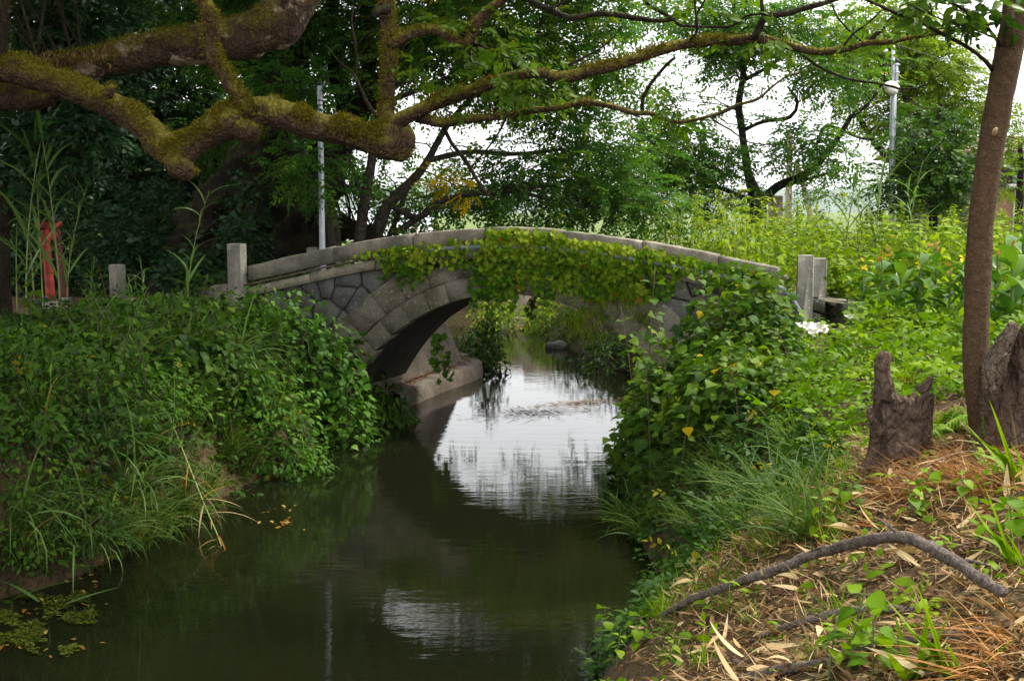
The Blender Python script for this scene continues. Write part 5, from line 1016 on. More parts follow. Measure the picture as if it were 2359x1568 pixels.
for k in range(110):
    vx, vy = rng.uniform(1480, 2000), rng.uniform(1120, 1530)
    if vy > 1150 + (vx - 1500) * .55 - 120 and rng.random() < .75: vy = 1400 - (vx - 1500) * .75 + rng.normal(0, 55)
    gr3.put(hit(vx, min(vy, 1560)), rng.uniform(0, 6.28), rng.uniform(.6, 1.5))
# cannas
CN = 'canna plants by the low kerb'
def canna(H, n, flower):
    t = thing('canna_plant', 'canna', 'plant', (0, 0, 0), 0, CN); V, T, C = tube([(0, 0, -.05, .016), (.01, 0, H * .5, .013), (.02, .01, H, .008)], .08, 8); mb = MB(); mb.add(V, T); mb.build('stem', M['stem'], t, True)
    for i in range(n):
        s = .1 + .75 * i / n; a = i * 2.4 + rng.normal(0, .3); d = np.array([math.cos(a), math.sin(a), 0]); y = unit(d + np.array([0, 0, rng.uniform(.5, 1.7)])); L = rng.uniform(.34, .5)
        V, T, r_ = scatter(CANNA, (np.array([.01, 0, H * s]))[None], y[None], (np.array([0, 0, 1.]) - d * .8)[None], np.array([L]), np.array([rng.random()])); V = V - np.array([0, 0, 1]) * (.18 * (np.linalg.norm(V[:, :2], axis=1) / .4) ** 2)[:, None]
        link('leaf', new_mesh('leaf', V, T, M['canna_leaf'], r_, True), t)
    for _ in range(4): V, T, r_ = scatter(OVATE, np.array([[.02, .01, H]]) + rng.normal(0, .03, (1, 3)), rdir(1, -.6, .8), rdir(1), rng.uniform(.06, .1, 1), rng.random(1)); link('petal', new_mesh('petal', V, T, M['flower' if flower else 'wilted'], r_), t)
    return t
cp = [Placer(canna(.7, 7, True)), Placer(canna(.75, 8, False)), Placer(canna(.6, 7, False))]
for k, (vx, vy, vt, lab) in enumerate([(1985, 735, 640, 'canna nearest the stone posts, with a yellow flower'), (2030, 745, 610, 'broad-leaved canna second from the posts'), (2075, 745, 600, 'canna with wilted blooms in the middle of the row'), (2115, 750, 640, 'canna with a nodding pale bloom'), (2150, 740, 590, 'upright canna right of the middle'), (2185, 745, 620, 'canna close to the bare trunk'), (2215, 735, 600, 'canna half hidden by the bare trunk'), (2290, 760, 600, 'canna just right of the bare trunk'), (2330, 770, 560, 'large canna at the right edge'), (2355, 740, 520, 'tall canna cut by the right edge'), (2050, 705, 590, 'canna at the back of the row')]):
    c = hit(vx, vy); h = P(vx, vt, c[1])[2] - c[2]; cp[k % 3].put(c, rng.uniform(0, 6.28), max(.95, 1.15 * h / .75), lab)
# weed field
WF = 'tall weeds in the field beyond the bridge'
lab_w = ['tall weed with narrow drooping leaves in the bright field', 'tall weed with heart-shaped leaves in the bright field', 'weed with a yellowish flower spike in the bright field', 'pale bushy weed in the bright field']
wp = [[Placer(stemmed('tall_weed', lab_w[0], WF, 1.3, 22, LANCE, .17, 'weed_leaf', 'stem', .15, 2, .25, petiole=.03, rmean=.6, foot=.25)) for _ in range(3)], [Placer(stemmed('tall_weed', lab_w[1], WF, 1.2, 13, HEART, .15, 'weed_leaf', 'stem', .12, 3, .6, petiole=.35, rmean=.45, foot=.2)) for _ in range(3)],
      [Placer(stemmed('tall_weed', lab_w[2], WF, 1.35, 26, LANCE, .1, 'weed_leaf', 'stem', .1, 3, -.2, petiole=.02, rmean=.75, top_small=.25)) for _ in range(2)], [Placer(stemmed('tall_weed', lab_w[3], WF, 1.15, 18, OVATE, .11, 'weed_leaf', 'stem', .18, 3, .2, petiole=.15, rmean=.65)) for _ in range(3)]]
for pl in wp[2]:
    t = pl.p; n = 60; s = rng.uniform(.78, 1.02, n); mb = MB(); mb.add(*scatter(DIAMOND, np.column_stack([rng.normal(0, .025, (n, 2)) , 1.35 * s]) + 0, rdir(n, -.2, .9), rdir(n), rng.uniform(.03, .06, n), rng.random(n))); mb.build('spike', M['weed_leaf'], t, kind='stuff')
cnt = 0
def weed(vx, Y, vt, ty=None):
    global cnt
    c = P(vx, 600, Y); c[2] = hz(c[0], c[1]); h = P(vx, vt, Y)[2] - c[2]; ty = int(rng.choice([0, 1, 1, 2, 3, 3])) if ty is None else ty
    pl = wp[ty][cnt % len(wp[ty])]; h = float(np.clip(h / 1.25, .45, 1.5)); pl.put(c, rng.uniform(0, 6.28), (1.25, 1.25, h)); cnt += 1
for Y in np.linspace(16.2, 26, 15):
    for vx in np.arange(1490, 2330, 300 / (Y - 4) * 1.5 + 16):
        top = np.interp(vx, [1490, 1560, 1700, 1800, 1950, 2100, 2250], [500, 445, 450, 490, 505, 485, 485]) + rng.normal(0, 16) + max(0, 18 - Y) * 9
        weed(vx + rng.normal(0, 14), Y + rng.normal(0, .3), top, 0 if vx < 1760 and rng.random() < .6 else None)
for vx, vt in [(1840, 560), (1915, 580), (1960, 590), (2010, 570), (2060, 580), (2110, 560), (2160, 570), (2210, 560), (1940, 600), (2085, 590), (2185, 590), (1900, 600)]: weed(vx, rng.uniform(15.6, 16.6), vt, 1)
cover('ground_cover', 'undergrowth at the foot of the tall weeds', on_land(2400, 3.0, 11, 15.4, 27, .3, 12, True), SPRIG_HEX, 'weed_leaf', 2.2, .25, .35)
# far banks seen through the arch
for vx, vy, Y, rad, mat, lab in [(1150, 745, 29.5, (.8, .6, .8), 'weed_leaf', 'sunlit bush on the far bank left of the concrete block'), (1260, 745, 28.6, (.6, .6, .9), 'weed_leaf', 'sunlit bush on the far bank right of the concrete block'), (1320, 770, 26, (.7, .8, .9), 'nettle_leaf', 'shaded bush on the inner bank right of the vault'), (1125, 800, 22.1, (.36, .4, .95), 'vine_leaf', 'dark bush trailing over the revetment corner'), (1085, 720, 23.2, (.5, .5, .5), 'camphor_leaf', 'leafy bush on top of the revetment'), (1400, 800, 22, (.8, .9, .8), 'vine_leaf', 'dark bush on the bank behind the right abutment')]:
    c = P(vx, vy, Y); c[2] = max(.1, hz(c[0], c[1]) - .1); mound('far_bank_bush', lab, c, rad, 900, OVATE, mat, .1, 'bushes beyond the arch', shell=.35, hang=.5)
for vx, vy, r_, lab in [(1288, 797, .14, 'smooth grey boulder at the water beyond the arch'), (1270, 796, .11, 'smaller grey boulder left of the other one')]:
    c = P(vx, vy, 25.5); d = rdir(0); n = 12; th = np.linspace(0, math.pi, n); ph = np.linspace(0, 2 * math.pi, 20, endpoint=False); S = np.array([(math.sin(a) * math.cos(b), math.sin(a) * math.sin(b), math.cos(a)) for a in th for b in ph])
    S = S * (1 + .15 * fbm(S * 1.5 + c, 2))[:, None] * np.array([r_ * 1.2, r_, r_ * .8]); i = np.arange(n - 1)[:, None] * 20; j = np.arange(20)[None, :]; j2 = (j + 1) % 20; Q = np.stack([i + j, i + 20 + j, i + 20 + j2, i + j2], -1).reshape(-1, 4)
    tag(link('boulder', new_mesh('boulder', S, q2t(Q), M['stone_grey'], smooth=True), None, (c[0], c[1], .05)), lab, 'boulder', 'boulders beyond the arch')

# ------------------------------------------------------------------ right foreground: trunk, stumps, sticks, litter
def stump(name, label, c, rb, rt, H, top, mats, seed, lean=(0, 0), flare=.25, rows=30, sides=64):
    """weathered stump: jagged top height by angle"""
    t = thing(name, label, 'tree stump', c); a = np.linspace(0, 2 * math.pi, sides, endpoint=False); ht = np.array([top(x) for x in a]) * H; V = []
    for i in range(rows + 1):
        s = i / rows; r_ = rb + (rt - rb) * s + flare * rb * math.exp(-s * 7)
        for k in range(sides):
            z = ht[k] * s; p = np.array([math.cos(a[k]) * r_ + lean[0] * z, math.sin(a[k]) * r_ + lean[1] * z, z])
            n_ = fbm(np.array([[math.cos(a[k]) * 6 + seed, math.sin(a[k]) * 6, z * 3.0]]), 3)[0] * .09 + fbm(np.array([[math.cos(a[k]) * 2 + seed, math.sin(a[k]) * 2, z * 5.0]]), 2)[0] * .1 + .06 * math.sin(11 * a[k] + 3 * math.sin(z * 7 + seed))
            V.append(p + np.array([math.cos(a[k]), math.sin(a[k]), 0]) * r_ * n_)
    n0 = len(V); hm = float(np.percentile(ht, 30))
    for k in range(sides): p = V[rows * sides + k]; V.append([p[0] * .55, p[1] * .55, min(ht[k], hm) * .8 + .2 * ht[k] - .04])
    V.append([lean[0] * hm, lean[1] * hm, hm * .82]); Q = []
    for i in range(rows + 1):
        for k in range(sides): k2 = (k + 1) % sides; Q.append((i * sides + k, i * sides + k2, (i + 1) * sides + k2, (i + 1) * sides + k))
    T = q2t(Q); T = np.concatenate([T, [(n0 + k, n0 + (k + 1) % sides, len(V) - 1) for k in range(sides)]]); m_ = MB(); m_.add(np.array(V), T); m_.build('stump_wood', M[mats], t, False); return t
c = hit(2075, 1062); sY = c[1]
def top1(a):
    d = lambda c_, w_: math.exp(-((math.atan2(math.sin(a - c_), math.cos(a - c_))) / w_) ** 2)
    return .64 + .06 * d(3.85, .36) + .1 * d(5.3, .35) + .1 * d(.0, .4) + .1 * d(2.2, .5) + .025 * math.sin(9 * a) + .02 * math.sin(17 * a)
st1 = stump('tree_stump', 'short rotting stump with a jagged spike, standing on the bank', c - np.array([0, 0, .04]), .155, .165, P(2075, 812, sY)[2] - c[2], top1, 'stump', 3.1)
limb(st1, vpath([(2036, 920, 46, sY - .1), (2035, 880, 42, sY - .1), (2034, 845, 36, sY - .1), (2036, 822, 34, sY - .1), (2037, 811, 22, sY - .1)]), M['stump'], 'spike', .02, 16, .22, 14, .04)
for pts, r_ in (([(2030, 1000), (2008, 960), (2000, 935)], .03), ([(2120, 905), (2140, 880), (2143, 868)], .035)):
    rw = [(*P(a, b, sY - .1), r_ * (1 - .3 * i)) for i, (a, b) in enumerate(pts)]; V, T, _ = tube(rw, .02, 10, .3, 20); mb = MB(); mb.add(V, T); mb.build('snag', M['stump'], st1, True, off=np.array(st1.location))
m_ = 160; mp = np.array([P(2090 + rng.normal(0, 14), 872 + rng.normal(0, 6), sY - .12) for _ in range(m_)]); mb = MB(); mb.add(*blades(mp, rng.uniform(0, 6.28, m_), rng.uniform(.008, .02, m_), rng.uniform(0, .6, m_), rng.uniform(0, .5, m_), np.full(m_, .006), 2)); mb.build('moss', M['moss_leaf'], st1, off=np.array(st1.location), kind='stuff')
# slender living trunk growing from an old stump
TY = 7.5; tb_ = hit(2290, 1015); TY = tb_[1]
ft = thing('bare_trunk_tree', 'slender brown trunk growing from an old stump near the frame edge', 'tree', tb_); sk = []
limb(ft, vpath([(2305, 1050, 120, TY), (2285, 960, 105, TY), (2252, 870, 66, TY), (2247, 800, 58, TY), (2252, 650, 58, TY), (2261, 500, 57, TY), (2281, 350, 57, TY), (2305, 220, 58, TY), (2325, 120, 62, TY), (2345, 0, 60, TY), (2370, -160, 52, TY), (2380, -420, 40, TY)]), M['bark_brown'], 'trunk', .03, 24, .07, 7, .015, sk)
limb(ft, vpath([(2318, 130, 30, TY), (2325, 60, 22, TY - .1), (2322, 0, 20, TY - .1), (2310, -100, 16, TY - .1)]), M['bark_brown'], 'limb', .03, 12, .1, 7, 0, sk)
for pts in ([(2150, 480, 34), (2100, 420, 32), (2050, 375, 30), (1950, 305, 28), (1800, 230, 27), (1650, 150, 26), (1500, 95, 25), (1400, 50, 24), (1260, -15, 22)], [(2205, 330, 26), (2170, 270, 25), (2140, 230, 24), (2060, 130, 22), (1940, 60, 20), (1830, 0, 18), (1760, -40, 16)], [(2150, 255, 14), (2000, 195, 13), (1850, 150, 12), (1700, 90, 10), (1560, 20, 8)], [(2120, 170, 8), (2000, 120, 8), (1900, 60, 6)]):
    limb(ft, path(z3, pts, TY, TY - .5), M['bark_dark'], 'branch', .04, 9, .12, 9, 0, sk)
for vx, vy in ((2297, 298),): limb(ft, vpath([(vx - 8, vy + 12, 9, TY - .08), (vx - 4, vy + 2, 10, TY - .13), (vx, vy - 3, 5, TY - .14)]), M['cut_wood'], 'pruned_stub', .015, 10, .2, 20)
DENS = 1.6
crown(ft, sk, [vc(2190, 15, TY - .3, 40, 18, .2, 26, 6, .1), vc(2250, 5, TY - .2, 30, 15, .2, 26, 6, .1), vc(2120, 0, TY - .3, 40, 12, .2, 20, 6, .1), vc(2330, -160, TY, 160, 100, 1.0, 25, 10, .3)], SPRIG_BROAD, M['camphor_leaf'], M['bark_dark'], .6)
c2 = hit(2345, 1025) + np.array([.02, 0.02, -.05])
def top2(a):
    d = lambda c_, w_: math.exp(-((math.atan2(math.sin(a - c_), math.cos(a - c_))) / w_) ** 2)
    return .62 + .4 * d(4.3, .34) + .15 * d(.2, .5) + .06 * math.sin(7 * a + 1)
stump('tree_stump', 'large split old stump beside the slender trunk', c2, .2, .2, P(2330, 742, c2[1])[2] - c2[2], top2, 'stump', 8.4, (-.02, 0))
sp = thing('dead_spike', 'pale weathered spike of dead wood twisting up from the old stump', 'dead wood', P(2290, 870, c2[1] - .2)); limb(sp, vpath([(2282, 905, 34, c2[1] - .2), (2292, 850, 46, c2[1] - .2), (2310, 800, 44, c2[1] - .2), (2325, 770, 34, c2[1] - .2), (2334, 745, 26, c2[1] - .2)]), M['stump_pale'], 'spike_wood', .02, 16, .3, 10, .06)
limb(sp, vpath([(2288, 905, 14, c2[1] - .26), (2283, 860, 20, c2[1] - .26), (2300, 825, 18, c2[1] - .26), (2320, 815, 10, c2[1] - .26)]), M['stump_pale'], 'burl', .02, 12, .3, 10, .05)
# fallen sticks
def gpt(vx, vy, lift): 
    p = hit(vx, vy); d = ray(vx, vy); p2 = np.array([0, 0, CAMH]) + d * ((p[1] - lift * 2.2) / d[1]); return p2
def stick(label, pts, mat='stick', name='fallen_branch', amp=.26):
    rows = []
    for vx, vy, th, lift in pts: p = gpt(vx, vy, lift); rows.append((*p, .5 * th * mpp(p[1])))
    t = thing(name, label, 'branch', rows[0][:3], 0, 'sticks lying on the bank'); limb(t, rows, M[mat], 'wood', .02, 12, amp, 22, 0); return t, rows
t, rows = stick('long grey fallen branch arched over the dry leaves', [(1522, 1418, 14, 0.090), (1590, 1382, 18, 0.130), (1640, 1362, 18, 0.140), (1720, 1335, 22, 0.150), (1815, 1303, 24, 0.170), (1850, 1285, 23, 0.180), (1920, 1263, 25, 0.210), (2010, 1243, 28, 0.230), (2075, 1236, 30, 0.230), (2130, 1255, 30, 0.210), (2200, 1293, 30, 0.170), (2265, 1337, 31, 0.140), (2310, 1365, 30, 0.110)])
for i, (dx, dz) in ((1, (-.01, .03)), (4, (.0, .025)), (3, (.01, -.02))): p = np.array(rows[i][:3]); rr = rows[i][3]; V, T, _ = tube([(*p, rr * .9), (*(p + [dx, -.01, dz]), rr * .5)], .01, 10, .3, 30); mb = MB(); mb.add(V, T); mb.build('knot', M['stick'], t, True, off=np.array(t.location))
V, T, _ = tube([(*rows[0][:3], rows[0][3] * .95), (*(np.array(rows[0][:3]) + (np.array(rows[0][:3]) - np.array(rows[1][:3])) * .04), rows[0][3] * .9)], .01, 12); mb = MB(); mb.add(V, T); mb.build('cut_end', M['cut_wood'], t, True, off=np.array(t.location))
p = np.array(rows[-2][:3]); 
for i, (e, r0_) in ((5, ((.06, -.1, .08), .006)), (8, ((-.1, .05, .07), .007)), (10, ((.08, -.12, .02), .008))):
    p = np.array(rows[i][:3]); q_ = p + np.array(e); V, T, _ = tube([(*p, r0_), (*((p + q_) / 2 + [0, 0, .01]), r0_ * .8), (*q_, r0_ * .4)], .02, 7, .2, 30); mb = MB(); mb.add(V, T); mb.build('side_twig', M['stick'], t, True, off=np.array(t.location))
stick('dark fallen branch half buried in the dry leaves below the arched one', [(1715, 1480, 10, .03), (1790, 1450, 13, .04), (1850, 1432, 20, .05), (1930, 1412, 23, .05), (2020, 1400, 20, .05), (2100, 1405, 17, .03), (2170, 1395, 12, .02)])
stick('thick dark stick lying along the bottom edge', [(1700, 1565, 26, .03), (1790, 1545, 26, .04), (1900, 1525, 24, .03), (2010, 1490, 24, .04), (2120, 1470, 22, .03), (2260, 1455, 22, .03)])
stick('short grey twig fork beside the bottom stick', [(1690, 1520, 8, .02), (1725, 1540, 11, .02), (1760, 1548, 10, .0)])
stick('thin stick standing up from the old stump base', [(2285, 1022, 9, .03), (2320, 1005, 10, .1), (2359, 985, 9, .16)])
stick('reddish bent stem over the dry grass', [(2060, 1140, 5, .05), (2110, 1090, 5, .14), (2160, 1060, 5, .2), (2230, 1040, 5, .16), (2359, 1045, 5, .05)], 'pipe_rust', amp=.02)
# dry leaf litter
def litter(name, label, n, zone, mat, kind_, L0, L1, lift):
    x = rng.uniform(-.6, 4.2, n * 3); y = rng.uniform(3.0, 9.2, n * 3); d, rt = riv_sd(x, y); w_ = zone(x, y, d); k = (d > .12) & rt & (rng.random(n * 3) < w_); x, y = x[k][:n], y[k][:n]; m_ = len(x)
    p = np.column_stack([x, y, height(x, y) + np.abs(rng.normal(0, lift, m_)) + .004]); mb = MB()
    if kind_ == 'thin': V, T, r_ = blades(p, rng.uniform(0, 6.28, m_), rng.uniform(L0, L1, m_), rng.normal(1.45, .2, m_), rng.normal(.1, .4, m_), rng.uniform(.003, .006, m_), 3); mb.add(V, T, r_)
    elif kind_ == 'big': V, T, r_ = blades(p, rng.uniform(0, 6.28, m_), rng.uniform(L0, L1, m_), rng.normal(1.3, .25, m_), rng.normal(.5, .6, m_), rng.uniform(.018, .038, m_), 6, np.clip(rng.normal(.75, .2, m_), 0, 1), rng.normal(0, .6, m_)); mb.add(V, T, r_)
    elif kind_ == 'strip': V, T, r_ = blades(p, rng.uniform(0, 6.28, m_), rng.uniform(L0, L1, m_), rng.normal(1.45, .22, m_), rng.normal(.15, .45, m_), rng.uniform(.006, .016, m_) * (1.6 if mat == 'straw' else .8), 4, None, rng.normal(0, .7, m_)); mb.add(V, T, r_)
    else: mb.add(*scatter(OVATE, p, rdir(m_, -.25, .35), np.tile([0, 0, 1.0], (m_, 1)) + rng.normal(0, .5, (m_, 3)), rng.uniform(L0, L1, m_), rng.random(m_)))
    return tag(mb.build(name, M[mat], kind='stuff'), label, 'leaf litter')
zl = lambda x, y, d: np.clip((d - .2) / .7, 0, 1) * np.clip((9.2 - y) / 1.4, 0, 1)
litter('dry_litter', 'straw-coloured bamboo leaves strewn over the near bank', 1700, zl, 'straw', 'strip', .05, .15, .02)
litter('dry_litter', 'large pale curled bamboo sheaths on the dry leaves', 260, zl, 'straw', 'big', .09, .24, .03)
litter('dry_litter', 'fine brown stalks and chips among the dry leaves', 19000, zl, 'dry_leaf', 'strip', .03, .12, .014)
litter('dry_litter', 'pale thin straw threaded through the dry leaves', 6000, zl, 'straw', 'thin', .05, .16, .02)
litter('dry_litter', 'curled brown fallen leaves on the near bank', 5000, zl, 'dry_leaf', 'leaf', .025, .07, .012)
litter('dry_litter', 'orange dead fern litter near the stumps', 2600, lambda x, y, d: zl(x, y, d) * (np.hypot(x - 2.3, (y - 6.3)) < .9), 'orange_grass', 'strip', .05, .2, .03)
litter('dry_litter', 'few yellow fallen leaves on the near bank', 60, zl, 'float_leaf', 'leaf', .04, .07, .012)
# dry orange grass clumps
dg = Placer(blade_clump('dry_grass_clump', 'x', 'dry orange grass', 90, .55, .005, .16, .9, .6, 'orange_grass', math.pi * .95, .9, .5)); dg2 = Placer(blade_clump('dry_grass_clump', 'x', 'dry orange grass', 34, .6, .011, .1, 1.15, .5, 'orange_grass', math.pi, .5, .6))
for P_, vx, vy, rz, sc_, lab in [(dg, 2150, 1130, 0, .75, 'dry orange grass clump between the two stumps'), (dg, 2230, 1110, .4, .8, 'dry orange fern heap before the old stump'), (dg, 2310, 1130, -.3, .8, 'dry orange grass heap at the right edge'), (dg, 2090, 1150, .9, .5, 'small dry tuft right of the jagged stump'), (dg2, 2350, 1520, 0, .7, 'long dry orange blades in the lower right corner'), (dg2, 2359, 1450, .3, .75, 'dry orange blades at the right edge below the arched branch'), (dg2, 2330, 1560, -.2, .7, 'dry blades lying along the lower right border')]: P_.put(hit(min(vx, 2358), min(vy, 1566)), rz, sc_, lab)
# fresh foreground plants
fp = [Placer(stemmed('seedling', 'x', 'green seedlings among the litter', .3, 5, NETTLE, .13, 'cover_leaf', 'stem', .15, 2, .25, True, petiole=.3, rmean=.5)), Placer(stemmed('seedling', 'x', 'green seedlings among the litter', .24, 4, HEART, .1, 'cover_leaf', 'stem', .2, 2, .3, True, petiole=.3, rmean=.7))]
for k, (vx, vy, sc_, lab) in enumerate([(1960, 1540, 1.0, 'bright nettle seedling at the bottom edge'), (1910, 1565, .9, 'bright broad-leaved seedling in the bottom right'), (2010, 1560, .8, 'seedling beside the bottom stick'), (2100, 1200, .9, 'two-leaved seedling before the dry orange grass'), (2125, 1180, .7, 'seedling in front of the dry grass clump'), (2225, 1170, .8, 'seedling before the old stump'), (2330, 1250, .8, 'seedling at the right edge above the arched branch'), (1420, 1540, .9, 'lone seedling at the water edge in the bottom centre'), (1400, 1480, .8, 'thin-stemmed seedling leaning over the water'), (1890, 1240, 1.0, 'ferny seedling above the arched branch'), (1960, 1190, .7, 'seedling below the jagged stump'), (1550, 1540, .7, 'seedling on the lower slope'), (1470, 1500, .7, 'seedling at the muddy edge'), (2250, 1080, .7, 'seedling in the dry heap')]): fp[k % 2].put(hit(vx, min(vy, 1566)), rng.uniform(0, 6.28), sc_, lab)
bg_ = Placer(blade_clump('bamboo_grass', 'x', 'bamboo grass in the foreground', 12, .42, .036, .05, .6, .5, 'cover_leaf', math.pi, 1.0, .6))
for vx, vy, rz, sc_, lab in [(2200, 1555, .2, .8, 'broad green blades at the bottom right'), (2090, 1566, 2.2, .75, 'green blade pointing down at the bottom edge'), (2350, 1300, 0, .8, 'green blades entering from the right edge'), (2359, 1110, .1, 1.0, 'long green blades entering from the right beside the old stump')]: bg_.put(hit(min(vx, 2358), vy), rz, sc_, lab)
fe = thing('fern_plant', 'feathery pale green fern right of the jagged stump', 'fern', hit(2165, 1010)); mb = MB()
for k in range(26):
    a = rng.uniform(0, 6.28); L = rng.uniform(.2, .42); tl = rng.uniform(.3, 1.0); pts = np.array([[math.cos(a) * L * s * math.sin(tl + .6 * s), math.sin(a) * L * s * math.sin(tl + .6 * s), L * s * math.cos(tl + .6 * s)] for s in np.linspace(.15, 1, 12)])
    for sgn in (1, -1):
        y = np.tile([-math.sin(a) * sgn, math.cos(a) * sgn, 0], (12, 1)) + np.array([math.cos(a), math.sin(a), -.1]) * .5; mb.add(*scatter(LANCE, pts, y, np.tile([0, 0, 1.], (12, 1)) + rng.normal(0, .15, (12, 3)), .1 * np.sin(np.linspace(.5, 2.9, 12)) + .02, np.clip(rng.normal(.6, .15, 12), 0, .9)))
mb.build('frond', M['cover_leaf'], fe, kind='stuff')

# ------------------------------------------------------------------ water plants
mat_ = MB(); n = 9000; th = rng.uniform(0, 6.28, n); 
q = np.sqrt(rng.random(n)); fx, fy = 70 + 150 * q * np.cos(th), 1425 + 105 * q * np.sin(th); kp = fbm(np.column_stack([fx / 60, fy / 25, 0 * fx]), 3) > .12; pts = np.array([hit(a, b)[:3] if False else (lambda d: np.array([0, 0, CAMH]) + d * (-CAMH / d[2]))(ray(a, b)) for a, b in zip(fx[kp], fy[kp])])
N = len(pts); pts[:, 2] = .006 + np.abs(rng.normal(0, .006, N)); mat_.add(*scatter(HEXLEAF, pts, rdir(N, -.1, .3), np.tile([0, 0, 1.], (N, 1)) + rng.normal(0, .35, (N, 3)), rng.uniform(.015, .04, N), rng.random(N)))
tag(mat_.build('water_weed', M['duckweed'], kind='stuff'), 'mossy green mat of floating weed in the lower left', 'water weed')
def on_water(vx, vy): d = ray(vx, vy); return np.array([0, 0, CAMH]) + d * (-CAMH / d[2])
def floaters(label, cx, cy_, rx, ry, n, mat, s0, s1, tm=OVATE):
    p = np.array([on_water(cx + rng.normal(0, rx), cy_ + rng.normal(0, ry)) for _ in range(n)]) + np.array([0, 0, .007]); mb = MB(); mb.add(*scatter(tm, p, rdir(n, -.05, .1), np.tile([0, 0, 1.], (n, 1)) + rng.normal(0, .15, (n, 3)), rng.uniform(s0, s1, n), rng.random(n))); return mb, label, mat
lf = [new_mesh('floating_leaf', OVATE[0] * .09, OVATE[1], M['float_leaf'], np.full(len(OVATE[0]), v)) for v in (.1, .5, .95)]
for lab, cx, cy_, rx, ry, n in [('yellow leaf drifting in the cluster at mid stream', 660, 1208, 30, 8, 16), ('yellow leaf drifting above the mid-stream cluster', 640, 1175, 26, 5, 7), ('fallen leaf lying on the weed mat in the lower left', 110, 1420, 70, 60, 34), ('fallen leaf at the edge of the weed mat', 185, 1340, 30, 12, 10)]:
    for k in range(n):
        o = link('floating_leaf', lf[k % 3], None, on_water(cx + rng.normal(0, rx), cy_ + rng.normal(0, ry)) + np.array([0, 0, .012]), (rng.normal(0, .08), rng.normal(0, .08), rng.uniform(0, 6.28)), rng.uniform(.35, .85)); tag(o, lab, 'leaf', lab.replace('leaf', 'leaves'))
mb = MB(); fx = np.concatenate([rng.normal(1240, 70, 420), rng.normal(1350, 60, 300)]); fy = np.where(np.arange(720) < 420, 950 - (fx - 1240) * .05 + rng.normal(0, 7, 720), 928 - (fx - 1350) * .06 + rng.normal(0, 3, 720)); p = np.array([on_water(a, b) for a, b in zip(fx, fy)]) + np.array([0, 0, .006])
mb.add(*blades(p, rng.normal(3.0, .5, 720), rng.uniform(.05, .18, 720), rng.uniform(1.2, 1.6, 720), rng.uniform(0, .4, 720), rng.uniform(.008, .02, 720), 3)); tag(mb.build('water_weed', M['dry_leaf'], kind='stuff'), 'dark strands of water weed under the arch', 'water weed')
mb = MB(); mb.add(*blades(np.array([on_water(30 + 60 * k, 1385 + 6 * k) for k in range(3)]) + np.array([0, 0, .02]), np.array([.3, 2.6, .5]), np.array([.5, .45, .4]), np.array([1.2, 1.2, 1.3]), np.array([.3, .35, .2]), np.array([.05, .04, .04]), 7)); tag(mb.build('iris_blades', M['reed_leaf'], kind='stuff'), 'flat pale blades lying over the weed mat', 'grass')

# ------------------------------------------------------------------ poles, gate, bird, bag
def cyl_rows(p, z0, z1, r0, r1): return [(p[0], p[1], z0, r0), (p[0], p[1], (z0 + z1) / 2, (r0 + r1) / 2), (p[0], p[1], z1, r1)]
p = P(740, 400, 19.6); zt = P(740, 196, 19.6)[2]; pole = thing('galvanised_pole', 'bare galvanised steel pole with a black cap behind the bridge', 'pole', (p[0], p[1], 1.2))
mb = MB(); V, T, _ = tube(cyl_rows(p, 1.2, zt, .052, .043), .3, 18); mb.add(V, T); mb.build('shaft', M['galv'], pole, True, off=np.array(pole.location))
mb = MB(); V, T, _ = tube([(p[0], p[1], zt - .01, .046), (p[0], p[1], zt + .045, .046)], .03, 18); mb.add(V, T); mb.build('cap', M['black_cap'], pole, True, off=np.array(pole.location))
for vy in (232, 243, 254, 318):
    z = P(740, vy, 19.6)[2]; mb = MB(); V, T, _ = tube([(p[0], p[1], z - .008, .052), (p[0], p[1], z + .008, .052)], .01, 18); mb.add(V, T); mb.build('band', M['black_cap' if vy != 318 else 'galv'], pole, True, off=np.array(pole.location))
Y = 21.5; p = P(2058, 300, Y); zl_ = P(2058, 140, Y)[2]; zt = P(2058, 105, Y)[2]; lamp = thing('street_lamp', 'galvanised street lamp pole rising from the weeds on the right', 'street lamp', (p[0], p[1], 1.5)); lo = np.array(lamp.location)
def part(name, rows, mat, sides=16, step=.3): mb = MB(); V, T, _ = tube(rows, step, sides); mb.add(V, T); return mb.build(name, M[mat], lamp, True, off=lo)
part('shaft', [(*P(2053, 560, Y), .056), (*P(2056, 330, Y), .053), (*P(2059, 200, Y), .05)], 'galv'); part('upper_tube', [(*P(2057, 205, Y - .03), .03), (*P(2058, 107, Y - .03), .03)], 'galv'); part('conduit', [(*P(2066, 205, Y - .02), .03), (*P(2065, 145, Y - .02), .03)], 'galv'); part('conduit_cap', [(*P(2065, 145, Y - .02), .034), (*P(2065, 136, Y - .02), .034)], 'black_cap')
for vy in (150, 168, 190): z = P(2060, vy, Y)[2]; part('clamp', [(p[0] + .015, p[1], z - .01, .066), (p[0] + .015, p[1], z + .01, .066)], 'galv')
part('cable', [(*P(2063, 130, Y - .06), .008), (*P(2072, 118, Y - .06), .008), (*P(2068, 104, Y - .06), .008)], 'black_cap', 6); part('cable', [(*P(2053, 145, Y - .06), .008), (*P(2040, 152, Y - .06), .008), (*P(2036, 140, Y - .06), .008), (*P(2037, 122, Y - .06), .008)], 'black_cap', 6)
part('insulator', [(*P(2034, 118, Y - .05), .02), (*P(2042, 118, Y - .05), .035), (*P(2044, 119, Y - .05), .02)], 'porcelain', 12, .02)
